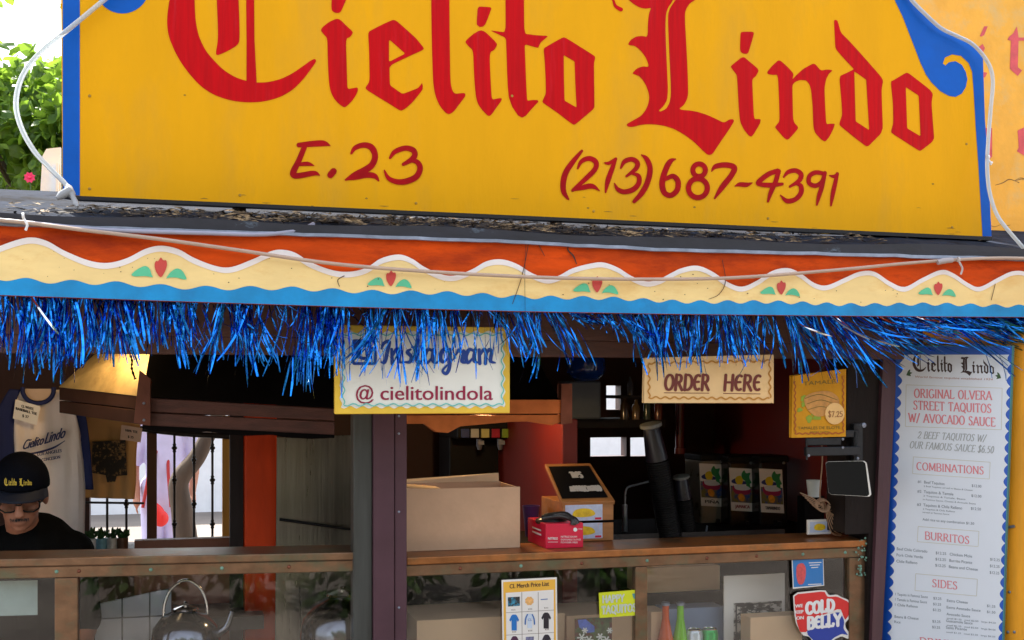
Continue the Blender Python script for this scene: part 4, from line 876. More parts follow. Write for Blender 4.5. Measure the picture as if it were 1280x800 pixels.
c_l = counter('display_counter', lp_, -60, 456, 694, [(67, 96), (443, 456)], 'left display counter with greenish copper rails in front of the man and the kettle', .2, ZCL, (-4, 70, 98, 188, 277, 361))
m = M()
for i in range(40): 
    x = random.choice([1081, 1074, 1077])+random.gauss(0, 3); y = random.uniform(672, 720); p = rc.p(x, y, -.004+random.uniform(-.004, .01)); m.ball(p, random.uniform(.002, .006), 6, 4)
obj('corrosion', m, PATINA, c_r)

# ------------------------------------------------------------------ things on the right counter
CARD = mat('cardboard', hx(206, 168, 136), .8, var=.1, scale=5, bump=.2, bscale=60, stretch=(1, 1, 1), col2=hx(194, 154, 122), c2=(.55, .8))
CARD2 = mat('cardboard_light', hx(232, 196, 156), .75, var=.06)
m = M(); m.box(rc.uv(500, 700)[0], F(.75).uv(775, 690)[0], .695, 1.04, ZC-.03, ZC); obj('prep_shelf', m, DARKW, None, 'dark shelf level with the right counter, under the back of the boxes', 'shelf')
yb = .57; bx = F(yb)
t = thing('cardboard_box', (bx.p(578, 688).x, yb+.12, ZC), 'open topped tan cardboard box on the right counter beside the centre post', 'box', 'cardboard boxes')
z1 = bx.uv(578, 610)[1]; u0, u1 = bx.uv(505, 650)[0], bx.uv(650, 650)[0]
m = M(); m.pbox(bx, u0, u1, ZC+.001, z1, -.005, 0); m.pbox(bx, u0, u0+.005, ZC+.001, z1, -.25, -.005); m.pbox(bx, u1-.005, u1, ZC+.001, z1-.003, -.25, -.005); m.pbox(bx, u0+.005, u1-.005, ZC+.001, z1, -.25, -.245); m.pbox(bx, u0+.005, u1-.005, ZC+.001, ZC+.006, -.245, -.005); obj('body', m, CARD, t)
m = M(); p0 = bx.w(u1-.01, z1, -.246)
m.add([bx.w(u0, z1, -.25), bx.w(u1-.01, z1, -.25), bx.w(u1-.008, z1+.03, -.262), bx.w(u0+.02, z1+.012, -.262)], [(0, 1, 2, 3)]); obj('back_flap', m, CARD2, t, solid=.004)
m = M(); m.add([bx.w(u0+.006, z1+.001, -.02), bx.w(u0+.15, z1-.01, -.05), bx.w(u0+.15, z1-.01, -.2), bx.w(u0+.006, z1+.002, -.23)], [(0, 1, 2, 3)]); obj('side_flap', m, CARD2, t, solid=.004)

CRIM = mat('crimson_print', hx(214, 20, 62), .4, var=.05)
rb_ = F(.51); k0 = rb_.uv(682, 655); k1 = rb_.uv(729, 686)
t = thing('glove_box', (rb_.p(700, 686).x, .6, ZC), 'crimson printed carton with black gloves poking out of its top', 'carton')
m = M(); m.pbox(rb_, k0[0], k1[0], ZC+.001, k0[1], -.22, 0); obj('carton', m, CRIM, t, bevel=.0015)
m = M(); bf(m, rb_, 'NITRILE', (685, 674.5), (697, 674.5), 3.2, .0012, bold=.1); bf(m, rb_, 'NITRILE EXAM', (701, 672), (721, 672), 2.4, .0012); bf(m, rb_, 'DISPOSABLE GLOVES', (701, 675.5), (726, 675.5), 2.2, .0012); bf(m, rb_, 'POWDER FREE', (701, 679), (722, 679), 2.2, .0012)
m.ribbon(rb_, [(685, 677.5, .5), (697, 677.5, .5)], .0012); m.poly(rb_, [[(719+2.6*math.cos(k*.7), 662+2.6*math.sin(k*.7)) for k in range(9)]], .0012); bf(m, rb_, 'POWDER', (722.5, 662), (728, 662), 1.6, .0012)
sp = PL(rb_.w(k0[0], 0, 0), (0, 1, 0)); sp.n = Vector((-1, 0, 0))
for z_ in (.055, .04): m.pbox(sp, .05, .16, ZC+z_, ZC+z_+.006, .0008, .001)
obj('lettering', m, WHITE, t)
m = M(); c = rb_.w((k0[0]+k1[0])/2, k0[1], -.09)
m.ball(c+Vector((-.02, 0, 0)), (.06, .05, .018), 12, 8); m.tube([c+Vector((-.06, -.02, .012)), c+Vector((0, -.05, .022)), c+Vector((.035, -.085, .012)), c+Vector((.045, -.093, -.004))], .012, 8, 5); m.tube([c+Vector((-.05, -.02, .02)), c+Vector((.01, -.06, .03)), c+Vector((.03, -.09, .01)), c+Vector((.028, -.094, -.006))], .009, 8, 5)
obj('gloves', m, mat('black_latex', (.03, .028, .027), .3, var=.3), t)

WOODB = mat('box_wood', hx(168, 112, 62), .5, var=.25, scale=6, stretch=(1, 5, 5), bump=.2)
tb = F(.66); a = tb.uv(703, 628); b = tb.uv(767, 679)
t = thing('tip_box', (tb.p(735, 678).x, .85, ZC), 'wooden tip box with sloping chalkboard lid and two taco pictures', 'box')
m = M(); m.pbox(tb, a[0], b[0], ZC+.001, a[1], -.26, 0); obj('body', m, WOODB, t, bevel=.003)
m = M(); zt = tb.uv(720, 601)[1]; lid = [tb.w(a[0]-.004, a[1]+.001, .004), tb.w(b[0]+.004, a[1]+.001, .004), tb.w(b[0]-.02, zt+.05, -.2), tb.w(a[0]-.004, zt+.05, -.2)]
m.add(lid+[q+Vector((0, .004, -.014)) for q in lid], [(0, 1, 2, 3), (7, 6, 5, 4), (0, 4, 5, 1), (1, 5, 6, 2), (2, 6, 7, 3), (3, 7, 4, 0)]); ld = obj('lid', m, WOODB, t, bevel=.002)
ctr = (lid[0]+lid[1]+lid[2]+lid[3])/4; lu = (lid[1]-lid[0]).normalized(); lv = (lid[3]-lid[0]); lv = (lv-lu*lv.dot(lu)).normalized(); ln = lu.cross(lv)
class PL3(PL):
    def __init__(s, o, u, v): s.o = Vector(o); s.u = u; s.v = v; s.n = u.cross(v).normalized()
ch = PL3(ctr, lu, lv)
W_, H_ = (lid[1]-lid[0]).length/2, (lid[3]-lid[0]).length/2
m = M(); m.poly(ch, [[(-W_*.88, -H_*.84), (W_*.86, -H_*.84), (W_*.72, H_*.84), (-W_*.86, H_*.84)]], .0015, px=False); obj('chalkboard', m, BLACK, ld)
m = M(); txt(m, ch, 'TIPS', (-W_*.16, H_*.2), (W_*.26, H_*.2), H_*.3, .0024, thick=.045, thin=.045, serif=False, px=False); txt(m, ch, 'APPRƐCIATƐD', (-W_*.42, -H_*.5), (W_*.74, -H_*.5), H_*.26, .0024, thick=.045, thin=.045, serif=False, px=False); obj('chalk_lettering', m, mat('chalk', hx(190, 188, 186), .9), ld)
TACO_BG = mat('card_lilac', hx(196, 206, 232), .5, var=.1, scale=60, col2=hx(230, 180, 180), c2=(.6, .66)); TACO = mat('taco_yellow', hx(240, 196, 30), .5, var=.25, scale=60)
def taco_card(pl, x0, y0, x1, y1, parent, off=.001):
    m = M(); m.bpx(pl, x0, y0, x1, y1, off-.0008, off); c = obj('taco_picture', m, TACO_BG, parent)
    m = M(); cx, cy = (x0+x1)/2, (y0+y1)/2; rx, ry = (x1-x0)*.33, (y1-y0)*.32; m.poly(pl, [chaikin([(cx-rx, cy+ry*.7), (cx-rx*.8, cy-ry*.5), (cx-rx*.1, cy-ry), (cx+rx*.7, cy-ry*.7), (cx+rx, cy+ry*.4), (cx+rx*.4, cy+ry*.9), (cx-rx*.5, cy+ry)])], off+.0012); obj('painted_taco', m, TACO, c)
    m = M(); m.bpx(pl, x0+1.5, y1-3.2, x0+(x1-x0)*.2, y1-.8, off, off+.0009); m.bpx(pl, x1-(x1-x0)*.2, y1-3.2, x1-1.5, y1-.8, off, off+.0009); obj('printed_badge', m, CRIM, c)
taco_card(tb, 706.5, 631.5, 753, 650, t); taco_card(tb, 706.5, 654, 753, 672.5, t)
m = M(); m.bpx(tb, 703, 651.6, 767, 652.8, -.002, .0012); obj('drawer_gap', m, BLACKISH, t)

t = M(); c = P(664, 690, .86); c.z = ZC+.001; t.lathe(c, [(.022, 0), (.03, .085), (.033, .11), (.034, .115), (.031, .115), (.02, .01)], 20); obj('cup', t, mat('purple_cup', hx(88, 60, 120), .35, var=.2, scale=20), None, 'purple printed cup standing behind the crimson glove carton', 'cup')

FOAM = mat('cup_black', (.008, .008, .009), .5, var=.2, spec=.2)
def cup_stack(x0, y0, x1, y1, Y, r, label, n):
    a = P(x0, y0, Y); b = P(x1, y1, Y+.05); b.z = max(b.z, .2); ax = (a-b).normalized(); L = (a-b).length
    t = thing('cup_stack', b, label, 'cup stack', 'leaning stacks of cups')
    m = M(); pr = []
    L1 = L*.70
    for i in range(n): h = L1*i/n; j_ = random.uniform(.985, 1.015); pr += [(r*.95*j_, h), (r*1.02*j_, h+L1/n*.25), (r*1.02*j_, h+L1/n*.5), (r*.96, h+L1/n*.6)]
    m.lathe(b, pr, 20, axis=ax); obj('cups', m, FOAM, t, smooth=False)
    m = M(); m.lathe(b, [(r*.98, L1), (r*.72, L*.95), (r*.7, L*.955)], 20, axis=ax); obj('top_cup', m, mat('cup_navy', (.02, .02, .03), .3), t)
    m = M(); m.lathe(b, [(r*.66, L*.952), (r*.95, L*.965), (r*.95, L*.99), (r*.4, L)], 20, axis=ax); obj('white_rim', m, mat('rim_grey', hx(120, 120, 116), .5), t)
cup_stack(813, 528, 840, 682, 1.0, .047, 'tall tilted stack of black cups with a pale cup base on top', 38)
cup_stack(851, 594, 862, 690, 1.05, .036, 'shorter stack of dark cups beside the taller tilted stack', 24)

# juice dispensers ---------------------------------------------------
def dispenser(x0, x1, y0, y1, Y, pale, label, poster, foot):
    pl = F(Y); t = thing('juice_dispenser', pl.p((x0+x1)/2, y1), label, 'dispenser', 'juice dispensers at the back of the right counter')
    m = M(); m.bpx(pl, x0, y0, x1, y1, -.18, 0); obj('tank', m, pale, t, bevel=.012, seg=3)
    m = M(); m.bpx(pl, x0-1, y0-7, x1+1, y0+1, -.18, .004); obj('lid', m, BLACK, t, bevel=.008)
    m = M(); m.bpx(pl, x0+1, y1-1, x1-1, 690, -.2, .01); obj('base', m, BLACK, t, bevel=.004)
    m = M(); xm = (x0+x1)/2+4; m.lathe(pl.p(xm, y1-2, .012), [(.012, 0), (.012, .02), (.007, .022), (.007, .045)], 12, axis=-UP); m.pbox(pl, pl.uv(xm, 0)[0]-.006, pl.uv(xm, 0)[0]+.006, pl.uv(xm, y1)[1]-.01, pl.uv(xm, y1)[1]+.025, .012, .03); obj('tap', m, BLACK, t)
    m = M(); m.lathe(pl.p(x1-6, y0+1.5, .002), [(.006, 0), (.006, .006)], 10, axis=pl.n); obj('lid_clip', m, GALV, t)
    px0, py0, px1, py1 = poster; w_, h_ = px1-px0, py1-py0
    fx = lambda a, b: (px0+a*w_+b*2.6, py0+b*h_+a*1.5)
    m = M(); m.poly(pl, [[fx(0, 0), fx(1, 0), fx(1, 1), fx(0, 1)]], .004, .0015); po = obj('poster', m, PAPER, t)
    def blob(name, pts, material, off, smooth=True):
        m = M(); P_ = [fx(*p) for p in pts]; m.poly(pl, [chaikin(P_, 2) if smooth else P_], off); obj(name, m, material, po)
    blob('blue_panel', [(.02, .42), (.98, .42), (.98, .8), (.02, .8)], mat('p_blue', hx(30, 70, 140), .6, var=.5, scale=40, col2=hx(120, 110, 60), c2=(.45, .55)), .005, False)
    blob('wave_shape', [(.04, .3), (.3, .22), (.6, .3), (.96, .3), (.9, .36), (.4, .38), (.1, .36)], mat('p_navy', hx(30, 50, 120), .6), .0055)
    blob('sun_shape', [(.28, .2), (.5, .16), (.6, .28), (.5, .4), (.3, .38), (.22, .28)], mat('p_yellow', hx(230, 200, 30), .6), .006)
    blob('palm_shape', [(.5, .14), (.66, .02), (.72, .12), (.95, .08), (.84, .2), (.98, .34), (.86, .34), (.92, .5), (.78, .44), (.7, .52), (.72, .3), (.56, .26)], mat('p_green', hx(30, 140, 80), .6, var=.3), .0065)
    blob('banner_shape', [(.1, .42), (.5, .36), (.9, .44), (.9, .56), (.5, .52), (.1, .54)], mat('p_pale', hx(210, 216, 220), .6), .0066)
    blob('script_shape', [(.08, .5), (.14, .38), (.2, .5), (.5, .52), (.8, .5), (.92, .46), (.86, .6), (.5, .62), (.2, .6)], mat('p_magenta', hx(160, 30, 80), .6), .007)
    blob('fruit_shape', [(.3, .62), (.5, .58), (.64, .68), (.56, .78), (.36, .76)], mat('p_orange', hx(226, 150, 40), .6, var=.3, scale=60), .0072)
    m = M()
    if foot: bf(m, pl, foot, fx(.18, .93), fx(.82, .93), h_*.075, .0055, bold=.25)
    obj('poster_lettering', m, mat('p_ink', hx(150, 40, 60), .6) if foot == 'JAMAICA' else mat('p_ink2', hx(50, 52, 56), .6), po)
    return t
DB = mat('dispenser_dark', (.012, .008, .008), .25, var=.3); PALE = mat('tank_pale', hx(122, 116, 104), .3, var=.15)
dispenser(876, 907, 575, 655, 1.5, PALE, 'pale juice dispenser tank, leftmost of three, with palm tree poster', (873.5, 579, 901, 632), 'PIÑA')
dispenser(911, 944, 577, 658, 1.42, DB, 'dark juice dispenser between two others, poster lettered in red', (911, 584.5, 939, 638), 'JAMAICA')
dispenser(950, 985, 577, 658, 1.34, DB, 'dark juice dispenser nearest the red side wall, poster lettered in black', (948.5, 585.5, 977, 640), 'TAMARINDO')
m = M(); pl = F(1.15); m.bpx(pl, 882, 670, 970, 674, -.1, .0); m.tube([pl.p(884, 657, 0), pl.p(884, 670, 0), pl.p(900, 669, .01), pl.p(966, 666, .01)], .004, 8, 4); obj('drip_tray', m, GALV, None, 'steel drip tray with thin rail below the juice dispensers', 'tray')

# tablet on its arm ---------------------------------------------------
pl = F(.36)
t = thing('wall_bracket', pl.p(1070, 560), 'folding black wall bracket holding the tablet beside the door jamb', 'bracket')
BAR = mat('bar_black', hx(42, 46, 52), .4, metal=.4, var=.2)
m = M(); m.bpx(pl, 1008, 559, 1076, 569, -.02, 0); obj('lower_arm', m, BAR, t, bevel=.003)
m = M(); m.bpx(pl, 1012, 548, 1056, 557, -.034, -.022); m.bpx(pl, 1050, 538, 1078, 547, -.034, -.022); obj('upper_arm', m, BAR, t, bevel=.003)
m = M(); m.tube([pl.p(1074, 540, -.02), pl.p(1074, 575, -.02)], .006, 8, 1); m.tube([pl.p(1012, 548, -.02), pl.p(1012, 575, -.02)], .004, 8, 1); obj('pivot', m, BAR, t)
m = M()
for x, y in ((1010.5, 569.5), (1072, 573), (1053, 559.5), (1053, 549)): m.lathe(pl.p(x, y, .001), [(.005, 0), (.005, .003), (.002, .004)], 10, axis=pl.n)
m.lathe(pl.p(1079.5, 531.5, .0), [(.009, -.01), (.009, .004), (.004, .006)], 12, axis=pl.n); obj('bolt', m, GALV, t)
m = M(); m.bpx(pl, 1074, 530, 1085, 590, -.058, -.035); obj('wall_plate', m, BAR, t)
tp = PL(pl.p(1060, 600, .05), Vector((math.cos(R(-38)), math.sin(R(-38)), 0)))
t = thing('tablet', tp.p(1060, 622), 'dark screened tablet with a silver edge mounted on the folding bracket', 'tablet')
m = M(); sc_ = [(1031.5, 577), (1083, 576), (1089.5, 621), (1036, 618)]
m.poly(tp, [chaikin(sc_, 2, .06)], 0, -.009); obj('body', m, mat('silver_edge', (.7, .7, .7), .3, metal=.8), t)
m = M(); m.poly(tp, [chaikin([(1031.6, 577.2), (1081.4, 576.3), (1087, 620.5), (1036.1, 617.8)], 2, .06)], .001); obj('screen', m, mat('screen_glass', (.006, .007, .008), .25, spec=.15), t)
m = M(); m.lathe(P(1017.5, 621, .78), [(.023, 0), (.03, .064), (.031, .066), (.027, .066), (.02, .004)], 20); obj('paper_cup', m, mat('cup_white', hx(206, 214, 212), .5), None, 'small white paper cup behind the tablet cables', 'cup')
m = M(); m.bpx(F(.84), 1006, 621, 1030, 690, -.06, 0); obj('cup_shelf', m, BLACKISH, None, 'dark stand carrying the small white paper cup', 'stand')
CAB = mat('cable_beige', hx(166, 132, 104), .5, var=.1)
m = M()
W2 = lambda L: [P(x, y, .52+d) for x, y, d in L]
m.tube(W2([(1027, 545, 0), (1028, 575, 0), (1026, 600, 0), (1025, 622, .0), (1030, 634, -.02)]), .0028, 6, 5)
for k in range(6): m.tube(W2([(1000+3*k, 616+3*k, .0), (1018+2*k, 624+3*k, -.03), (1034-k, 638-3*k, -.02), (1048-2*k, 648+3*k, -.01), (1056-k, 660+2*k, 0)]), .0019, 6, 5)
for k in range(4): m.tube([P(1027+8*math.cos(a)+k, 630+7*math.sin(a)+k, .5-.01*k) for a in [q*.5 for q in range(13)]], .0018, 6, 3)
m.tube(W2([(1034, 640, 0), (1052, 632, 0), (1062, 620, .03), (1063, 612, .05)]), .002, 6, 5)
obj('cable_bundle', m, CAB, None, 'bundle of beige charging cables coiled under the tablet', 'cable')
pl = F(.55); t = thing('taco_sign', pl.p(1024, 668), 'small white standing card with a painted taco below the cables', 'card')
m = M(); m.bpx(pl, 1010, 650, 1039, 667.5, -.012, 0); obj('card', m, PAPER, t, bevel=.002)
m = M(); m.bpx(pl, 1012.5, 652.5, 1036.5, 665, 0, .0008); obj('picture', m, TACO_BG, t); m = M(); m.poly(pl, [chaikin([(1017, 662), (1018, 656), (1024, 654), (1031, 656), (1032, 661), (1025, 663.5)])], .0016); obj('painted_taco', m, TACO, t)

# back of the right half ----------------------------------------------
pl = F(1.9); t = thing('drain_pipe', pl.p(850, 570), 'dark red round pipe dropping behind the ORDER HERE sign', 'pipe')
m = M(); m.tube([pl.p(850, 380, 0), pl.p(850, 566, 0)], .022, 16, 1); obj('pipe', m, mat('pipe_maroon', hx(104, 26, 26), .25, var=.1), t); m = M(); m.tube([pl.p(850, 560, 0), pl.p(850, 567, 0)], .026, 16, 1); obj('collar', m, mat('pipe_collar', hx(140, 60, 60), .3), t)
pl = F(1.55)
t = thing('water_jug', pl.p(732, 520), 'blue upturned water jug on a grey tank beyond the orange partition', 'water jug')
m = M(); m.lathe(pl.p(732, 476, 0), [(.045, 0), (.082, .03), (.088, .05), (.088, .12), (.08, .14), (.03, .17), (.026, .2)], 24); obj('jug', m, mat('jug_blue', hx(24, 66, 150), .15, var=.1, **{'Transmission Weight': .4}), t)
m = M(); m.bpx(pl, 711, 476, 752, 524, -.16, 0); obj('tank', m, mat('tank_grey', hx(78, 84, 92), .4, var=.15), t, bevel=.01)
m = M(); m.bpx(F(1.65), 712, 524, 832, 534, -.3, 0); obj('back_shelf', m, DARKW, None, 'dark wooden shelf carrying the blue water jug', 'shelf')
m = M(); random.seed(4)
pl = F(1.7)
for i, (x, y0, w_, h_, c) in enumerate(((776, 524, 12, 30, 'p'), (790, 524, 11, 26, 'p'), (804, 524, 10, 38, 'b'), (818, 524, 11, 30, 'b'), (783, 494, 9, 24, 'b'))):
    m = M(); r = w_/2/FPX*5.2; H = h_/FPX*5.2
    m.lathe(pl.p(x, y0, .05), [(r, 0), (r, H*.6), (r*.9, H*.68), (r*.4, H*.82), (r*.4, H), (.002, H)], 16)
    obj('jar', m, mat('jar_%d' % i, [(.05, .03, .02), (.16, .1, .05), (.03, .05, .03), (.12, .03, .02), (.05, .05, .06)][i], .15), None, ['brown jar beside the blue water jug on the back shelf', 'tan jar between the brown jar and the tall green bottle', 'tall dark green bottle on the back shelf', 'dark red bottle at the right end of the back shelf', 'grey jar standing above the brown jar beyond the jug'][i], 'jar', 'jars on the back shelf')
m = M(); m.bpx(F(1.69), 766, 494, 800, 498, -.1, .1); obj('shelf_board', m, DARKW, None, 'narrow upper shelf board carrying the grey jar', 'shelf')
pl = F(1.3); m = M(); m.tube([pl.p(781, 630, 0), pl.p(783, 611, 0), pl.p(795, 606, .0), pl.p(818, 599, .03)], .0055, 8, 5); m.lathe(pl.p(781, 690, 0), [(.012, 0), (.012, .2)], 12); obj('tap_spout', m, mat('tap_metal', (.32, .34, .38), .3, metal=.8), None, 'thin grey swing spout tap left of the tall cups', 'tap')
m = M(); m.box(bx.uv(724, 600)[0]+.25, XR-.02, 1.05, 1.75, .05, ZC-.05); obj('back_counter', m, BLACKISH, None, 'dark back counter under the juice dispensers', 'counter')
pl = F(1.75)
t = thing('soda_fountain', pl.p(615, 600), 'black soda fountain with a row of coloured flavour buttons in the dark', 'soda fountain')
m = M(); m.bpx(pl, 572, 505, 662, 548, -.4, 0); m.bpx(pl, 572, 548, 662, 690, -.4, -.16); obj('housing', m, BLACK, t, bevel=.008)
for i, (x, c) in enumerate(((581, (40, 60, 120)), (593, (190, 190, 186)), (606, (206, 200, 130)), (619, (170, 30, 60)), (632, (130, 160, 50)), (645, (40, 50, 120)))):
    m = M(); m.bpx(pl, x-5, 536, x+5, 547, .0, .012); obj('flavour_button', m, mat('button_%d' % i, hx(*c), .4, var=.1), t, bevel=.002)
for x in (602, 628): m = M(); m.lathe(pl.p(x, 549, -.04), [(.014, 0), (.014, .03), (.008, .05)], 12, axis=-UP); m.bpx(pl, x-4, 551, x+4, 556, -.02, -.012); obj('nozzle', m, GALV, t)

# copper hoods with warm lamps -----------------------------------------
hg = F(.85)
t = thing('range_hood', hg.p(610, 530), 'dark hood with copper rails over the right kitchen, glowing warm below', 'range hood', 'copper trimmed range hoods')
m = M(); m.poly(hg, [[(440, 500.5), (703, 500), (703, 516.5), (440, 518)]], 0, -.03); m.poly(hg, [[(440, 520), (703, 518.5), (703, 527), (690, 531.5), (660, 527), (640, 527.5), (600, 531), (576, 533), (560, 541), (545, 540), (530, 530), (440, 530)]], -.004, -.03); obj('front_rail', m, mat('copper_warm', hx(196, 112, 62), .38, metal=.8, var=.25, bump=.2), t, bevel=.002)
m = M(); m.poly(hg, [[(701, 480), (714, 480), (714, 528), (701, 530)]], .006, -.034); obj('corner_plate', m, COPD, t, bevel=.002)
m = M(); u0, u1 = hg.uv(440, 500)[0], hg.uv(703, 500)[0]; v = hg.uv(600, 500)[1]
vs = [hg.w(u0, v, -.031), hg.w(u1, v, -.031), hg.w(u1, v, -.9), hg.w(u0, v, -.9)]+[hg.w(u0+.15, ZT-.1, -.3), hg.w(u1-.15, ZT-.1, -.3), hg.w(u1-.15, ZT-.1, -.7), hg.w(u0+.15, ZT-.1, -.7)]
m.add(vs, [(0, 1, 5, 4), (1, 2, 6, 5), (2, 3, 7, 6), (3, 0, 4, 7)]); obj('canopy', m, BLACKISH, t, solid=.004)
hl = thing('range_hood', P(250, 530, .8), 'left copper trimmed hood hanging over the shirts, its side glowing golden', 'range hood', 'copper trimmed range hoods')
HF0, HF1, HB, HBR = (178, .82), (418, .74), (74, 1.3), (520, 1.5)
def seg(m, a, b, ya, yb_, za, zb_, th):
    """a slab between two upright edges given as photo points"""
    A0, A1 = P(a[0], za[0], a[1]), P(a[0], za[1], a[1]); B0, B1 = P(b[0], zb_[0], b[1]), P(b[0], zb_[1], b[1]); d = (B0-A0).normalized(); n = d.cross(UP)*th
    m.add([A0, B0, B1, A1, A0-n, B0-n, B1-n, A1-n], [(0, 1, 2, 3), (7, 6, 5, 4), (0, 4, 5, 1), (3, 2, 6, 7), (1, 5, 6, 2), (0, 3, 7, 4)])
m = M(); seg(m, HF0, HF1, 0, 0, (514, 497), (526, 511), .03); seg(m, HF0, HF1, 0, 0, (533, 515.5), (545, 527.5), .026); obj('front_rail', m, mat('copper_dull', hx(84, 50, 42), .55, metal=.25, var=.35, scale=9, stretch=(1, 3, 5), bump=.25), hl, bevel=.002)
m = M(); vs = []
for i in range(41):
    t_ = i/40; A_ = P(178, 533, .818).lerp(P(418, 545, .738), t_); dz = -.006-.009*abs(math.sin(t_*9.5))-.006*noise.noise(Vector((t_*9, 1, 0))); vs += [A_+Vector((0, 0, .004)), A_+Vector((0, 0, dz))]
m.add(vs, [(2*i, 2*i+1, 2*i+3, 2*i+2) for i in range(40)]); obj('scalloped_edge', m, BLACKISH, hl, solid=.006)
m = M(); seg(m, HB, HF0, 0, 0, (500, 484), (512, 494), .03); seg(m, HB, HF0, 0, 0, (516, 501), (531, 513.5), .026); obj('side_rail', m, mat('copper_shade', hx(92, 64, 54), .5, metal=.5, var=.3), hl, bevel=.002)
m = M(); pl = F(.79); m.poly(pl, [[(168, 528), (175, 464), (188, 474), (187, 531)]], .004, -.02); pz = obj('corner_plate', m, mat('copper_plate', hx(112, 68, 54), .45, metal=.5, var=.3), hl, bevel=.002)
m = M()
for y in (504, 525): m.lathe(pl.p(180, y, .004), [(.005, 0), (.003, .004)], 10, axis=pl.n)
obj('rivet', m, GALV, pz)
GOLD = mat('brass_sheet', hx(196, 170, 118), .5, metal=.3, var=.35, scale=6, bump=.4, bscale=8, col2=hx(120, 90, 56), c2=(.5, .7))
A, B, C_, D_ = P(178, 496, .82), P(418, 510, .74), P(74, 484, 1.3), P(520, 500, 1.5)
A2, B2, C2, D2 = P(191, 424, .98), P(400, 424, .95), P(140, 424, 1.35), P(470, 424, 1.4)
m = M(); m.add([A, B, B2, A2, D_, D2], [(0, 1, 2, 3), (1, 4, 5, 2)]); obj('canopy', m, BLACKISH, hl, solid=.004)  # hood front coloured black as its shadow, beside the golden lit side
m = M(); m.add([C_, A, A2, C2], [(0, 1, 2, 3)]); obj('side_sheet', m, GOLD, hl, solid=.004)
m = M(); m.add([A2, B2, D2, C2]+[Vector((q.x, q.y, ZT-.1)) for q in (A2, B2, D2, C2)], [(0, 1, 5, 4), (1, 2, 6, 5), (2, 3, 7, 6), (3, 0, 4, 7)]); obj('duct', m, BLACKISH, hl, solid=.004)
m = M(); a_, b_ = P(161, 440, .8), P(169, 474, .78); m.tube([a_, a_.lerp(b_, .3)+Vector((.004, 0, 0)), a_.lerp(b_, .6)-Vector((.003, 0, 0)), b_], .004, 6, 5, rf=lambda q: .0035+.0018*math.sin(q*40)); m.tube([P(150, 380, .8), a_], .003, 6, 1); obj('hanging_chain', m, BLACK, None, 'short dark chain holding up the corner of the left hood', 'chain')
def lamp(loc, e, label, r=.03):
    t = thing('bulb_lamp', loc, label, 'lamp', 'warm kitchen lamps')
    m = M(); m.ball(loc, r, 14, 10); b = obj('bulb', m, emit_mat('warm_glow', (1, .68, .3), 8), t)
    m = M(); m.lathe(Vector(loc)+Vector((0, 0, r*.8)), [(.016, 0), (.016, .04), (.01, .05), (.004, .06), (.004, .2)], 12); obj('socket', m, BLACK, t)
    ld_ = bpy.data.lights.new('lamp_light', 'POINT'); ld_.energy = e; ld_.color = (1, .66, .3); ld_.shadow_soft_size = r; lo = bpy.data.objects.new('lamp_light', ld_); COL.objects.link(lo); lo.parent = t
    lo.location = (-.0, -.05, -.03)
lamp(P(126, 414, 1.0), .9, 'warm bulb hanging beside the golden side of the left hood')
lamp(P(600, 488, 1.05), 2.0, 'warm bulb under the right hood behind its copper rail')

# ------------------------------------------------------------------ behind the right counter glass
def flat(name, pl, x0, y0, x1, y1, off, material, label=None, cat_=None, parent=None, th=.0012, group=None):
    m = M(); m.bpx(pl, x0, y0, x1, y1, off-th, off); return obj(name, m, material, parent, label, cat_, group)
g0 = F(.457)
gw = F(.448)
t = thing('price_list_poster', gw.p(662, 860), 'white poster with yellow border headed merch price list on the glass', 'poster')
m = M(); m.poly(gw, [[(627, 725), (696, 721.5), (697.5, 860), (629, 862)]], .0, -.001); obj('sheet', m, PAPER, t)
m = M(); m.poly(gw, [[(629, 727.5), (694, 724), (695.5, 858), (631, 860)]], .0008); obj('yellow_border', m, mat('poster_yellow', hx(240, 184, 66), .5, var=.05), t)
m = M(); m.poly(gw, [[(632, 741), (692, 737), (692.5, 858), (633.5, 860)]], .0016); obj('white_grid', m, PAPER, t)
m = M(); bf(m, gw, 'CL Merch Price List', (637, 735.5), (686, 732), 5.6, .0016, bold=.2)
for x in (652, 672.5): m.ribbon(gw, [(x, 740, .5), (x+.8, 858, .4)], .0022, caps=False)
for y in (765, 793, 821): m.ribbon(gw, [(632.4, y+.8, .4), (692, y-2.6, .4)], .0022, caps=False)
for i, (a, b) in enumerate(((639, 763), (660, 762), (680, 760.5), (640, 790.5), (660, 789), (681, 787.5))): bf(m, gw, '$25', (a, b), (a+5, b-.2), 1.6, .0022)
obj('lettering', m, mat('poster_ink', hx(90, 60, 40), .6), t)
def tee(cx, cy, s, material, name='printed_shirt', hood=False):
    m = M(); pts = [(-.28, -1), (.28, -1), (.55, -.85), (.95, -.3), (.68, -.1), (.5, -.35), (.5, 1), (-.5, 1), (-.5, -.35), (-.68, -.1), (-.95, -.3), (-.55, -.85)]
    m.poly(gw, [[(cx+a*s*.65, cy+b*s) for a, b in pts]], .0024); obj(name, m, material, t)
tee(642.5, 778, 10, mat('tee_blue', hx(34, 120, 200), .6)); tee(682.5, 775.5, 10, mat('tee_black', hx(40, 34, 40), .6)); tee(643, 804, 9, mat('tee_wine', hx(80, 40, 70), .6)); tee(683, 802, 9, mat('tee_black2', hx(44, 38, 48), .6))
tee(662, 776, 9, mat('tee_white', hx(208, 222, 240), .6))
m = M(); 
for sg in (-1, 1): m.ribbon(gw, [(662+sg*3, 768, 1.6), (662+sg*5.2, 773, 1.6), (662+sg*5.8, 780, 1.6)], .003, n=3)
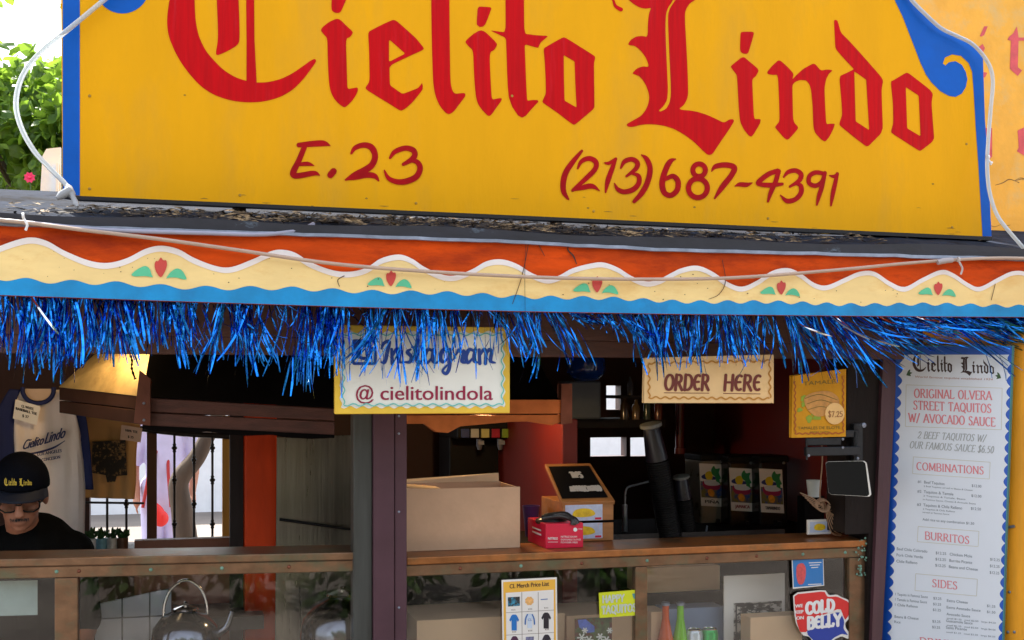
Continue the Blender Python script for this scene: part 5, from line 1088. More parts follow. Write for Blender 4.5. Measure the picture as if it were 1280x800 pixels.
bf(m, gw, 'CL', (659.5, 776), (664.5, 775.6), 3, .003); m.ribbon(gw, [(676, 749.2, 1), (684, 748.6, 1)], .003); obj('blue_sleeves', m, mat('tee_navy', hx(60, 110, 180), .6), t)
m = M(); m.poly(gw, [[(634.5, 746.5), (649.5, 745.6), (649.7, 757), (634.8, 758)]], .0024); obj('merch_picture', m, mat('merch_pic', hx(60, 140, 170), .6, var=.6, scale=90, col2=(.03, .03, .03), c2=(.46, .52)), t)
m = M(); m.poly(gw, [[(661.5+5*(1+.15*(k % 2))*math.cos(k*.3927), 751+5*(1+.15*(k % 2))*math.sin(k*.3927)) for k in range(16)]], .0024); obj('merch_sun', m, mat('merch_sun', hx(236, 180, 110), .6, var=.2, scale=90), t)
m = M(); m.poly(gw, [[(657, 796), (667, 795.4), (667, 804), (657, 804.5)]], .0024); obj('merch_tin', m, mat('merch_tin', hx(120, 120, 150), .6, var=.5, scale=120), t)

t = thing('flyer', gw.p(773, 770), 'bright yellow green flyer with white lettering taped to the middle of the glass', 'flyer', 'flyers on the counter glass')
m = M(); m.poly(gw, [[(748.5, 741), (797, 737), (797.5, 769), (749.5, 772.5)]], .0, -.001); obj('sheet', m, mat('flyer_lime', hx(214, 222, 30), .5, var=.08, scale=12), t)
m = M(); txt(m, gw, 'HAPPY', (753, 753.5), (780, 751.5), 8.6, .0012, thick=.22, thin=.16, serif=False); txt(m, gw, 'TAQUITOS', (752, 767.5), (795, 764), 9.6, .0012, thick=.2, thin=.14, serif=False); obj('lettering', m, mat('flyer_white', hx(206, 214, 200), .6), t)
m = M(); m.poly(gw, [[(790, 742), (797, 741.5), (797, 748), (792, 748.5)]], .0012); obj('corner_badge', m, mat('flyer_teal', hx(90, 150, 150), .6), t)
t = thing('flyer', g0.p(741, 820), 'photo flyer of blue and white flowers below the lime flyer', 'flyer', 'flyers on the counter glass')
m = M(); m.bpx(F(.5), 718.5, 773.5, 765, 822, -.001, 0); obj('sheet', m, mat('flyer_photo', hx(70, 90, 50), .5, var=.5, scale=60, col2=hx(90, 40, 30), c2=(.5, .56)), t)
pf = F(.499); m = M(); m.poly(pf, [[(722, 775), (732, 774), (743, 783), (743, 790), (734, 791), (724, 784)]], .0008); obj('blue_shape', m, mat('photo_blue', hx(80, 110, 200), .5, var=.3, scale=60), t)
m = M()
for x, y, r in ((727, 797, 5), (736, 800, 5), (750, 796, 4), (758, 800, 4.5), (731, 788, 3), (762, 788, 3)):
    for k in range(6): a = k*1.047; m.ribbon(pf, [(x, y, 1.4), (x+r*math.cos(a), y+r*math.sin(a), 2)], .0012+.0001*k, n=2)
obj('white_petals', m, mat('photo_white', hx(220, 222, 216), .6), t)
# boxes stored behind the glass
def carton(x0, y0, x1, y1, Y, D_, label, material=CARD2):
    pl = F(Y); m = M(); u0, v1 = pl.uv(x0, y0); u1, v0 = pl.uv(x1, y1); m.pbox(pl, u0, u1, max(v0, .525), v1, -D_, 0); return obj('stored_carton', m, material, None, label, 'box', 'cardboard boxes behind the counter glass', bevel=.002)
carton(521, 776, 706, 870, .6, .3, 'plain tan carton behind the glass left of and behind the merch poster')
carton(708, 770, 792, 870, .66, .25, 'plain tan carton behind the glass below the lime flyer')
carton(814, 765, 834, 870, .56, .12, 'narrow tan carton behind the orange soda bottle')
carton(938, 772, 1003, 870, .5, .08, 'small tan carton in front of the woodcut card')
t = carton(800, 711, 900, 739, .85, .14, 'long tan carton on the upper shelf at the top of the right glass', CARD2)
m = M(); m.pbox(F(.85), F(.85).uv(800, 0)[0]-.03, F(.85).uv(930, 0)[0], F(.85).uv(850, 739)[1]-.012, F(.85).uv(850, 739)[1]-.001, -.15, .02); obj('upper_shelf', m, DARKW, None, 'thin dark shelf behind the glass carrying the long tan carton', 'shelf')
m = M(); m.bpx(F(.68), 832, 762, 905, 870, -.1, 0); obj('blue_grey_bin', m, mat('bin_blue', hx(130, 150, 180), .5, var=.1), None, 'pale blue grey plastic bin behind the soda bottles and cans', 'bin')
pl = F(.62); t = thing('woodcut_card', pl.p(942, 870), 'tall white card with black woodcut print standing behind the glass', 'card')
m = M(); m.bpx(pl, 905, 720, 981, 870, -.006, 0); obj('card', m, PAPER, t); m = M(); m.bpx(pl, 917, 754, 977, 868, .0, .001)
obj('woodcut_print', m, mat('woodcut', hx(206, 200, 192), .6, var=.1, scale=26, col2=(.02, .02, .02), c2=(.48, .5), stretch=(1, 1, 1.8)), t)
m = M()
for L in ([(920, 757, 2), (976, 752, 2)], [(920, 757, 2), (920, 860, 2)], [(925, 760, 1), (960, 772, 1.4), (976, 768, 1)], [(935, 758, 1), (968, 764, 1.4)], [(924, 790, 1.2), (936, 778, 1.2)]): m.ribbon(pl, L, .0022, n=3)
obj('ink_lines', m, BLKTXT, t)
def bottle(cx, ytop, Y, col, r, label):
    pl = F(Y); z = .521; top = pl.uv(cx, ytop)[1]; H = top-z; c = Vector((pl.uv(cx, 760)[0], Y, z)); t = thing('soda_bottle', c, label, 'bottle', 'soda bottles behind the glass')
    h1 = H-.13
    m = M(); m.lathe(c, [(r*.9, 0), (r, .01), (r, h1*.8), (r*.95, h1*.9), (r*.6, h1+.03), (r*.38, h1+.07), (r*.36, H-.012), (.002, H-.012)], 20); obj('glass', m, mat('soda_'+label[:5], col, .08, var=.05, **{'Transmission Weight': .1}), t)
    m = M(); m.lathe(c+Vector((0, 0, H-.013)), [(r*.46, 0), (r*.46, .009), (r*.3, .012)], 16); obj('bottle_cap', m, GALV, t)
    m = M(); m.lathe(c, [(r*1.012, h1*.45), (r*1.012, h1*.78)], 20); obj('paper_label', m, PAPER, t)
bottle(832, 752, .53, hx(226, 84, 20), .034, 'orange soda bottle with silver cap behind the glass')
bottle(850.5, 752, .535, hx(128, 214, 30), .034, 'lime green soda bottle beside the orange one behind the glass')
def can(cx, ytop, Y, col, label):
    pl = F(Y); z = .521; top = pl.uv(cx, ytop)[1]; c = Vector((pl.uv(cx, 760)[0], Y, z)); H = top-z; r = .031; t = thing('soda_can', c, label, 'can', 'soda cans behind the glass')
    m = M(); m.lathe(c, [(r*.8, 0), (r, .01), (r, H-.016), (r*.84, H-.003)], 20); obj('body', m, mat('can_'+label[:5], col, .3, metal=.5, var=.25, scale=30), t); m = M(); m.lathe(c+Vector((0, 0, H-.004)), [(r*.85, 0), (r*.86, .004), (r*.76, .004), (r*.74, .001)], 20); obj('rim', m, METAL, t)
can(868, 786, .52, hx(206, 214, 222), 'white and blue soda can next to the lime bottle behind glass')
can(887, 785, .525, hx(40, 170, 84), 'green soda can at the right of the white can behind glass')
# stickers on the right pane
gs = F(.449)
t = thing('sticker', gs.p(1010, 734), 'blue rectangular sticker with red round emblem at the top of the right pane', 'sticker', 'stickers on the right pane')
m = M(); m.poly(gs, [[(989.5, 698), (1029, 696), (1030, 732), (991, 736)]], .0012, 0); obj('sheet', m, PAPER, t)
m = M(); m.poly(gs, [[(990.5, 699), (1028.2, 697), (1029, 731), (992, 734)]], .0018); obj('blue_field', m, mat('sticker_blue', hx(40, 124, 196), .4, var=.08), t)
m = M(); m.poly(gs, [chaikin([(995, 706), (1003, 703), (1007, 709), (1007, 720), (1004, 730), (998, 731), (995, 722)])], .0024); obj('red_emblem', m, mat('emblem_red', hx(214, 84, 86), .5, var=.2, scale=90), t)
m = M()
for y, a, b in ((703.5, 1011, 1026), (706.5, 1012, 1024), (709.5, 1014, 1022), (730.5, 1010, 1026)): m.ribbon(gs, [(a, y, 1), (b, y-.6, 1)], .0024)
obj('white_print', m, PAPER, t)
t = thing('sticker', gs.p(1028, 800), 'red white and blue COLD BELLY sticker shaped like Texas on the right pane', 'sticker', 'stickers on the right pane')
tx = [(991, 741), (1031, 737), (1036, 744), (1046, 743), (1051, 746), (1061, 750), (1065.5, 762), (1062, 772), (1056, 779), (1057, 785), (1063, 793), (1060, 799), (1052, 795), (1043, 799), (1036, 806), (1030, 812), (1018, 806), (1012, 796), (1003, 794), (995, 780), (992.5, 765)]
m = M(); m.poly(gs, [chaikin(tx, 1, .15)], .0012, 0); obj('white_backing', m, PAPER, t)
m = M(); m.poly(gs, [chaikin([(992.5, 743), (1030, 739), (1034, 746), (1046, 745.5), (1060, 752), (1063, 762), (1060, 770), (1056, 775), (1050, 760), (1020, 772), (1008, 790), (1000, 790), (996, 779), (994, 765)], 1, .12)], .0018); obj('red_field', m, mat('sticker_red', hx(224, 44, 44), .4, var=.06), t)
m = M(); m.poly(gs, [chaikin([(1008, 792), (1012, 775), (1050, 764), (1055, 776), (1054, 786), (1060, 794), (1052, 792), (1042, 797), (1035, 804), (1028, 808), (1019, 803)], 1, .12)], .002); obj('blue_field', m, mat('sticker_navy', hx(34, 64, 168), .4, var=.06), t)
m = M(); txt(m, gs, 'COLD', (1007, 767.5), (1042, 763), 14, .003, thick=.3, thin=.22, serif=False); txt(m, gs, 'BƐLLY', (1009, 786), (1051, 781), 14, .003, thick=.3, thin=.22, serif=False)
bf(m, gs, 'WE', (993.5, 759.5), (1003, 758.7), 4.2, .003, bold=.3); bf(m, gs, 'KEEP', (993.5, 767), (1003.5, 766.2), 4.2, .003, bold=.3); bf(m, gs, 'ON', (995, 774.5), (1004, 773.7), 4.2, .003, bold=.3); obj('lettering', m, mat('sticker_white', hx(240, 240, 240), .5), t)

# ------------------------------------------------------------------ left half: kettles, tiles, shirts, window, the man
TILE = bpy.data.materials.new('white_tiles'); TILE.use_nodes = True
nt_ = TILE.node_tree; b_ = nt_.nodes['Principled BSDF']; br = nt_.nodes.new('ShaderNodeTexBrick'); tc = nt_.nodes.new('ShaderNodeTexCoord'); mp = nt_.nodes.new('ShaderNodeMapping'); mp.inputs['Rotation'].default_value = (R(90), 0, 0)
br.offset = 0; br.inputs['Scale'].default_value = 1; br.inputs['Brick Width'].default_value = .1; br.inputs['Row Height'].default_value = .1; br.inputs['Mortar Size'].default_value = .003
br.inputs['Color1'].default_value = (.52, .56, .6, 1); br.inputs['Color2'].default_value = (.58, .6, .64, 1); br.inputs['Mortar'].default_value = (.08, .09, .1, 1)
nt_.links.new(tc.outputs['Object'], mp.inputs[0]); nt_.links.new(mp.outputs[0], br.inputs[0]); nt_.links.new(br.outputs[0], b_.inputs['Base Color']); b_.inputs['Roughness'].default_value = .2
m = M(); tl = F(1.3); m.poly(tl, [[(118, 757), (214, 735), (214, 900), (90, 900)]], 0, -.02); obj('tiled_wall', m, TILE, None, 'low wall of square white tiles seen through the left glass', 'tiled wall')
KET = mat('kettle_steel', (.16, .17, .2), .16, metal=1, var=.2)
def kettle(cx, ytop, Y, r, label, handle, lid_h):
    pl = F(Y); z0 = pl.uv(cx, ytop)[1]; c = Vector((pl.uv(cx, 760)[0], Y, z0-r*1.45)); t = thing('kettle', c, label, 'kettle', 'steel kettles behind the left glass')
    m = M(); m.lathe(c, [(r*.78, 0), (r*.95, r*.25), (r, r*.55), (r*.92, r*.95), (r*.66, r*1.28), (r*.36, r*1.42), (r*.34, r*1.45)], 28); obj('body', m, KET, t)
    m = M(); m.lathe(c+Vector((0, 0, r*1.45)), [(r*.38, 0), (r*.36, r*.05), (r*.12, r*.12), (r*.05, r*.14), (r*.08, r*.2), (r*.02, r*.24)], 20); obj('lid', m, METAL, t)
    if handle:
        m = M(); m.tube([c+Vector((r*.62*math.cos(a), 0, r*1.35+r*.95*math.sin(a))) for a in [R(q) for q in (-10, 15, 45, 75, 90, 105, 135, 165, 190)]], r*.045, 8, 4); obj('handle', m, METAL, t)
    m = M(); m.tube([c+Vector((r*.8, -.02, r*.7)), c+Vector((r*1.15, -.04, r*.95)), c+Vector((r*1.3, -.04, r*1.4))], r*.14, 10, 4, rf=lambda q: r*(.16-.09*q)); obj('spout', m, KET, t)
    m = M(); m.lathe(Vector((c.x, c.y, .525)), [(.1, 0), (.1, c.z-.526)], 16); obj('stand_pot', m, BLACK, t)
kettle(232, 762, .82, .118, 'round dark steel kettle with a tall wire handle behind the left glass', True, 0)
kettle(428, 744, .74, .15, 'large dark steel pot kettle at the right end of the left glass', False, 0)
m = M(); m.bpx(F(.95), 216, 775, 330, 786, -.3, 0); obj('griddle', m, mat('griddle', (.02, .02, .022), .3, metal=.6), None, 'flat dark griddle beside the wire handled kettle', 'griddle')
pl = lp_
m = M(); m.bpx(pl, -30, 733, 37, 776, -.1, -.098); obj('white_notice', m, mat('notice_grey', hx(170, 190, 186), .6, var=.12, scale=12, bump=.1), None, 'blank pale card behind the far left glass pane', 'card')
st = F(.98)
m = M(); m.poly(st, [[(347, 548), (443, 545), (447, 900), (345, 900)]], 0, -.04); t = thing('steel_cabinet', st.p(395, 900), 'brushed steel cabinet side between the orange column and the centre post', 'cabinet'); t.location.z = .05; WL[t] = Vector(t.location); obj('side_panel', m, STEEL, t, bevel=.003)
m = M(); m.tube([st.p(349, 649, .012), st.p(440, 661, .02)], .005, 8, 1); obj('rod', m, BLACK, t)
m = M(); m.bpx(F(1.35), 168, 676, 300, 900, -.05, 0); obj('low_board', m, mat('board_brown', hx(112, 66, 44), .6, var=.2, scale=6, bump=.2), None, 'low brown board under the barred window left of the orange column', 'board')
# window grille
wg = F(YW-.12); t = thing('window_grille', wg.p(215, 690), 'black wrought iron grille with knotted bars in the left window', 'grille')
IRON = mat('iron', (.012, .012, .014), .5, var=.3)
for x in (134, 158, 218, 242.5, 265.5):
    m = M(); m.tube([wg.p(x, 524, 0), wg.p(x, 690, 0)], .0052, 8, 1)
    for y in ((560, 600, 655) if x in (218, 265.5) else (600, 668) if x in (134,) else (575, 630)): m.ball(wg.p(x, y, 0), (.012, .012, .01), 8, 6); m.ball(wg.p(x, y-4, 0), .008, 8, 6); m.ball(wg.p(x, y+4, 0), .008, 8, 6)
    obj('bar', m, IRON, t)
m = M(); m.tube([wg.p(100, 530, 0), wg.p(160, 534, 0), wg.p(226, 542, 0), wg.p(300, 546, 0)], .012, 8, 3); m.tube([wg.p(100, 628, 0), wg.p(180, 629, 0)], .005, 8, 1); obj('top_rail', m, IRON, t)
m = M(); m.bpx(F(YW-.1), 183.5, 520, 196, 690, -.04, 0); obj('window_mullion', m, mat('mullion_brown', hx(96, 66, 48), .6, var=.2, stretch=(4, 4, .5)), None, 'brown wooden upright dividing the barred left window', 'upright')
m = M(); m.bpx(F(YW-.1), 278, 520, 287, 690, -.04, 0); obj('window_mullion', m, mat('edge_ochre', hx(196, 150, 70), .6, var=.2, stretch=(4, 4, .5)), None, 'ochre wooden upright at the right edge of the barred window', 'upright')
# seedlings in tins on the sill
pl = F(1.62); sill = pl.uv(140, 691)[1]; random.seed(3)
for i, (x, c, lb) in enumerate(((114, (210, 214, 220), 'white tin of green seedlings beside the man in black on the sill'), (127, (120, 170, 190), 'blue labelled tin of green seedlings in the row on the sill'), (140, (200, 200, 196), 'white and grey tin of seedlings, middle of the sill row'), (153, (96, 70, 54), 'brown tin of seedlings, rightmost of the sill row'))):
    c0 = Vector((pl.uv(x, 690)[0], 1.62, sill)); t = thing('seedling_tin', c0, lb, 'potted plant', 'seedling tins on the sill')
    m = M(); m.lathe(c0, [(.022, 0), (.023, .06), (.021, .06), (.02, .05)], 16); obj('tin', m, mat('tin_%d' % i, hx(*c), .35, metal=.3, var=.2, scale=30), t)
    m = M()
    for k in range(34): d = Vector((random.gauss(0, .6), random.gauss(0, .6), 1)).normalized(); leaf(m, c0+Vector((0, 0, .055))+d*random.uniform(0, .03), d, rv(), random.uniform(.015, .03), .007)
    obj('leaves', m, mat('seedling_green', (.03, .1, .025), .5, var=.3), t)
m = M(); m.box(pl.uv(80, 690)[0], pl.uv(175, 690)[0], 1.55, 1.9, sill-.03, sill-.001); obj('plant_sill', m, DARKW, None, 'dark sill board carrying the seedling tins', 'sill')

# shirts
def cloth(name, pl, L, Rt, rows, cols, amp, material, parent, seed=0, off=0, th=.003):
    """hanging cloth between a left and a right outline (photo points, same count)"""
    m = M(); m.smooth = True; l = cat(L, rows); r = cat(Rt, rows); vs = []
    for i in range(len(l)):
        for j in range(cols+1):
            t = j/cols; x = l[i][0]+(r[i][0]-l[i][0])*t; y = l[i][1]+(r[i][1]-l[i][1])*t; q = pl.uv(x, y)
            vs.append(pl.w(q[0], q[1], off+amp*noise.noise(Vector((x*.09+seed, y*.012, seed)))*min(1, i/6)+amp*.5*math.sin(x*.33+seed)*min(1, i/9)))
    n = cols+1; m.add(vs, [(i*n+j, (i+1)*n+j, (i+1)*n+j+1, i*n+j+1) for i in range(len(l)-1) for j in range(cols)])
    return obj(name, m, material, parent, solid=th)
JW = mat('jersey_cream', hx(242, 226, 214), .85, var=.06, bump=.15, bscale=200); NAVY = mat('jersey_navy', hx(24, 34, 84), .8, var=.15, bump=.15, bscale=120); TSH = mat('tee_tan', hx(206, 160, 104), .85, var=.08, bump=.15, bscale=150)
jp = F(1.45)
t = thing('baseball_jersey', jp.p(55, 700), 'white baseball jersey with navy sleeves lettered Cielito Lindo hanging behind the man', 'jersey')
cloth('body', jp, [(20, 488), (17, 530), (20, 600), (18, 720)], [(82, 487), (98, 530), (106, 600), (104, 720)], 8, 22, .012, JW, t, 1)
cloth('sleeve', jp, [(72, 487), (88, 512), (99, 545), (104, 612)], [(84, 485), (104, 512), (111, 545), (117, 612)], 6, 6, .008, NAVY, t, 2, -.004)
cloth('sleeve', jp, [(12, 486), (-2, 512), (-6, 545), (-8, 612)], [(26, 487), (18, 512), (19, 545), (16, 612)], 6, 6, .008, NAVY, t, 3, .006)
m = M(); m.tube([jp.p(29+19.5+19.5*math.cos(a), 487+17*math.sin(a), .02) for a in [R(q) for q in range(-10, 191, 20)]], .0085, 8, 3); obj('collar', m, NAVY, t)
m = M(); m.poly(jp, [[(48+18*math.cos(R(q)), 486+15*math.sin(R(q))) for q in range(0, 181, 12)]], .012); obj('inside_neck', m, mat('jersey_shade', hx(196, 170, 150), .85), t)
jl = PL(jp.o+jp.n*.022, jp.u); m = M(); bf(m, jl, 'Cielito', (27.5, 562.5), (53, 555.5), 13, 0, it=.35, bold=.45); bf(m, jl, 'Lindo', (55.5, 555), (80, 547), 15, 0, it=.3, bold=.45)
m.ribbon(jl, [(26, 568, 1), (45, 566, 2.4), (66, 560, 2.4), (81, 551, 1)], .0005, n=5); bf(m, jl, 'LOS ANGELES', (47, 570), (77, 565), 4, 0, bold=.2); bf(m, jl, 'CONCESION', (52, 577), (75, 573), 4, 0, bold=.2); obj('lettering', m, NAVY, t)
pc = PL(jp.o+jp.n*.03, jp.u); m = M(); m.poly(pc, [[(19.5, 499), (50.5, 508), (46, 531.5), (16, 523)]], 0, -.001); c_ = obj('price_card', m, PAPER, t)
m = M(); bf(m, pc, 'CL WHITE', (27, 509), (42, 513), 3.4, .001, bold=.2); bf(m, pc, 'BASEBALL TEE', (20, 512), (46, 519), 3.4, .001, bold=.3); bf(m, pc, '$ 37', (28, 521), (36, 523), 3.4, .001, bold=.2); obj('card_lettering', m, BLKTXT, c_)
tp_ = F(1.6)
t = thing('tan_shirt', tp_.p(140, 624), 'tan printed tee shirt hanging between the jersey and the barred window', 'shirt')
cloth('body', tp_, [(106, 520), (106, 560), (105, 600), (104, 622)], [(178, 520), (171, 560), (170, 600), (168, 624)], 6, 18, .008, TSH, t, 5)
tl_ = PL(tp_.o+tp_.n*.014, tp_.u)
PRN = mat('shirt_print', hx(150, 116, 76), .8, var=.2, scale=60, col2=(.02, .018, .016), c2=(.40, .47))
m = M(); m.poly(tl_, [[(115, 552), (157, 550), (159, 594), (146, 595), (144, 602), (134, 603), (132, 594), (115, 591)]], 0); obj('print', m, PRN, t)
m = M(); m.poly(tl_, [[(152, 531), (178, 535), (176, 553), (150, 549)]], .01, .009); c_ = obj('price_card', m, mat('card_pink', hx(216, 184, 164), .7), t); m = M(); bf(m, tl_, '100% TEE', (157, 539), (172, 541.5), 3, .011, bold=.2); bf(m, tl_, '$ 25', (160, 547), (167, 548), 3, .011, bold=.2); obj('card_lettering', m, BLKTXT, c_)

# the man in the black cap ---------------------------------------------
SKIN = mat('skin', hx(172, 116, 90), .5, var=.06, scale=20, **{'Subsurface Weight': .1, 'Subsurface Radius': (.02, .008, .004), 'Subsurface Scale': .3})
SHIRT = mat('black_cotton', (.005, .005, .005), .95, spec=.05, var=.3, bump=.2, bscale=120)
yh = 1.0
hc = P(26, 619, yh)                                    # middle of the head
man = thing('person', (hc.x+.02, yh+.1, .05), 'man in black cap, glasses and black T-shirt bending his head over the left counter', 'person')
Hm = Matrix.Rotation(R(3), 3, 'Z') @ Matrix.Rotation(R(15), 3, 'X')    # face towards -y, pitched down
def hp(x, y, z): return hc+Hm @ Vector((x, y, z))
def fused(name, shapes, voxel, material, parent, smooth_it=6):
    m = M()
    for f in shapes: f(m)
    o = obj(name, m, None, parent); r = o.modifiers.new('fuse', 'REMESH'); r.mode = 'VOXEL'; r.voxel_size = voxel; r.use_smooth_shade = True
    s = o.modifiers.new('soft', 'SMOOTH'); s.iterations = smooth_it; s.factor = .5
    dg = bpy.context.evaluated_depsgraph_get(); me = bpy.data.meshes.new_from_object(o.evaluated_get(dg)); o.modifiers.clear(); o.data = me; me.materials.clear(); me.materials.append(material)
    me.polygons.foreach_set('use_smooth', [True]*len(me.polygons)); return o
def limb(pts, rads, n=14):
    def f(m):
        q = cat([(*p, r) for p, r in zip(pts, rads)], 5); 
        m.tube([Vector(p[:3]) for p in q], 1, n, 1, rf=lambda t: q[min(len(q)-1, round(t*(len(q)-1)))][3])
        m.ball(q[0][:3], q[0][3], 14, 10); m.ball(q[-1][:3], q[-1][3], 14, 10)
    return f
base = Vector((hc.x+.03, yh+.16, 0)); shz = hc.z-.2
shL, shR = Vector((hc.x-.19, yh+.14, shz-.03)), Vector((hc.x+.15, yh+.16, shz-.03)); hip = Vector((hc.x+.03, yh+.30, .98))
elL, elR = shL+Vector((-.06, -.05, -.27)), shR+Vector((.05, -.04, -.27)); wrL, wrR = elL+Vector((.1, -.20, -.06)), elR+Vector((-.06, -.23, -.05))
parts = [
 lambda m: m.ball(hp(0, .018, .028), (.076, .096, .105), 24, 16, Hm), lambda m: m.ball(hp(0, -.02, -.05), (.058, .068, .07), 20, 14, Hm), lambda m: m.ball(hp(0, -.062, -.092), (.026, .022, .02), 14, 10, Hm),
 lambda m: m.ball(hp(0, -.088, -.022), (.014, .02, .03), 12, 10, Hm), lambda m: m.ball(hp(0, -.1, -.036), (.019, .016, .013), 12, 8, Hm), lambda m: m.ball(hp(0, -.082, -.064), (.026, .012, .007), 12, 8, Hm), lambda m: m.ball(hp(0, -.08, -.074), (.024, .012, .007), 12, 8, Hm),
 lambda m: m.ball(hp(-.04, -.058, -.026), (.026, .022, .022), 12, 8, Hm), lambda m: m.ball(hp(.04, -.058, -.026), (.026, .022, .022), 12, 8, Hm), lambda m: m.ball(hp(0, -.075, .018), (.06, .02, .012), 14, 8, Hm),
 lambda m: m.ball(hp(-.08, .015, -.01), (.011, .02, .033), 12, 10, Hm), lambda m: m.ball(hp(.08, .015, -.01), (.011, .02, .033), 12, 10, Hm),
 limb([hp(0, .03, -.06), hp(0, .07, -.14), (base.x, yh+.16, shz+.02)], [.056, .058, .07]),
 limb([(base.x, yh+.17, shz-.06), (base.x, yh+.22, shz-.25), hip], [.13, .145, .14]), limb([shL, (base.x, yh+.16, shz-.02), shR], [.072, .09, .072]),
 limb([shL, elL, wrL], [.062, .045, .028]), limb([shR, elR, wrR], [.062, .045, .028]),
 limb([hip+Vector((-.09, 0, -.04)), hip+Vector((-.1, -.02, -.5)), hip+Vector((-.1, .02, -.9))], [.09, .06, .045]), limb([hip+Vector((.09, 0, -.04)), hip+Vector((.1, -.02, -.5)), hip+Vector((.1, .02, -.9))], [.09, .06, .045]),
]
for wr, sg in ((wrL, 1), (wrR, -1)):
    pm = wr+Vector((.01*sg, -.06, -.01)); parts.append(lambda m, a=wr, b=pm: limb([a, b], [.027, .034])(m))
    for k in range(4):
        a = pm+Vector(((k-1.5)*.018, -.025, 0)); l = (.055, .066, .062, .048)[k]; parts.append(lambda m, a=a, l=l: limb([a, a+Vector((0, -l*.5, .0)), a+Vector((0, -l*.85, -l*.35))], [.0095, .0085, .007], 8)(m))
    a = wr+Vector((.03*sg, -.03, 0)); parts.append(lambda m, a=a, sg=sg: limb([a, a+Vector((.022*sg, -.03, -.005)), a+Vector((.02*sg, -.055, -.015))], [.012, .01, .008], 8)(m))
fused('body', parts, .0055, SKIN, man, 4)
shirt = [limb([(base.x, yh+.165, shz-.03), (base.x, yh+.22, shz-.25), hip+Vector((0, 0, -.05))], [.155, .165, .16]), limb([shL, (base.x, yh+.16, shz-.0), shR], [.08, .1, .08]), limb([shL, shL.lerp(elL, .5), shL.lerp(elL, .85)], [.086, .075, .068]), limb([shR, shR.lerp(elR, .5), shR.lerp(elR, .85)], [.086, .075, .068])]
fused('t_shirt', shirt, .008, SHIRT, man, 4)
fused('trousers', [limb([hip+Vector((-.09, 0, .0)), hip+Vector((-.1, -.02, -.5)), hip+Vector((-.1, .02, -.84))], [.12, .078, .065]), limb([hip+Vector((.09, 0, .0)), hip+Vector((.1, -.02, -.5)), hip+Vector((.1, .02, -.84))], [.12, .078, .065])], .01, mat('trousers', (.02, .02, .025), .85), man)
CAPM = mat('cap_black', (.004, .005, .009), .9, spec=.05, var=.3, bump=.2, bscale=160)
m = M(); m.smooth = True; vs = []; n = 28; k_ = 10
for i in range(k_+1):
    th = (math.pi/2+.1)*i/k_
    for j in range(n):
        ph = 2*math.pi*j/n; rx, ry = .093, .114
        if math.sin(ph) < 0: pass
        vs.append(hp(rx*math.sin(th)*math.cos(ph), .016+ry*math.sin(th)*math.sin(ph), .042+.104*math.cos(th)+ (.012*max(0, -math.sin(ph))*math.sin(th))))
m.add(vs, [(i*n+j, (i+1)*n+j, (i+1)*n+(j+1) % n, i*n+(j+1) % n) for i in range(k_) for j in range(n)]); cap = obj('cap', m, CAPM, man, solid=.004)
m = M(); m.smooth = True; vs = []
for i in range(9):
    a = R(200+140*i/8)
    for j in range(5):
        t = j/4; rr = 1+.62*t*math.sin(math.pi*(i+.6)/9.2)**.6; vs.append(hp(.091*math.cos(a)*(1+.05*t), .016+.114*math.sin(a)*rr, .043-.012*t-.03*abs(math.cos(a))**2*t))
m.add(vs, [(i*5+j, i*5+j+1, (i+1)*5+j+1, (i+1)*5+j) for i in range(8) for j in range(4)]); obj('brim', m, mat('brim_navy', (.012, .016, .03), .7, spec=.3), cap, solid=.004)  # brim coloured lighter than the cap so it looks lit
cpn = Hm @ Vector((0, -.95, .3)); cpl = PL3(hp(0, -.108, .092)+cpn*.010, Hm @ Vector((1, 0, 0)), Hm @ Vector((0, .3, .95)))
m = M(); black(m, type('Q', (PL3,), {'uv': lambda s, x, y: (x, y)})(cpl.o, cpl.u, cpl.v), -.043, -.004, 0, -.014, .004, 0); black(m, type('Q', (PL3,), {'uv': lambda s, x, y: (x, y)})(cpl.o, cpl.u, cpl.v), .004, .043, 0, -.014, .004, 1)
m.v = [v+cpn*(-1)*((v-cpl.o).dot(cpl.u)**2*5.2) for v in m.v]
m2 = M(); obj('cap_lettering', m, mat('cap_gold', hx(214, 186, 60), .6), cap)
m = M()
for sg in (-1, 1):
    cx = sg*.036
    q = [hp(cx+.029*math.copysign(abs(math.cos(a))**.7, math.cos(a)), -.097+.006*abs(math.cos(a))+.010*(sg*math.cos(a) > .3), -.006+.021*math.copysign(abs(math.sin(a))**.7, math.sin(a))) for a in [R(z) for z in range(0, 361, 20)]]
    m.tube(q, .0028, 6, 1); m.tube([hp(sg*.065, -.088, .0), hp(sg*.083, -.02, .002), hp(sg*.085, .02, .0)], .0028, 6, 1)
m.tube([hp(-.008, -.102, -.0), hp(.008, -.102, .0)], .0028, 6, 1); gl_ = obj('glasses', m, BLACK, man)
m = M()
for sg in (-1, 1): 
    q = [hp(sg*.036+.028*math.cos(a), -.0955+.004*abs(math.cos(a)), -.006+.02*math.sin(a)) for a in [R(z) for z in range(0, 360, 20)]]; m.add(q, [tuple(range(len(q)))])
obj('lens', m, glass_mat('lens_glass', (.86, .86, .88), 1.0), gl_)
m = M()
for i in range(95):
    x = random.uniform(-.03, .03); p = hp(x, -.098+.35*abs(x), -.053-.003*abs(x)*30+random.uniform(-.003, .004)); d = Hm @ Vector((x*8, -.4, -.8)).normalized(); s_v = (Hm @ Vector((1, 0, 0)))*.0009; m.add([p-s_v, p+s_v, p+d*.009], [(0, 1, 2)])
obj('moustache', m, mat('hair_dark', (.014, .011, .01), .7), man)
m = M()
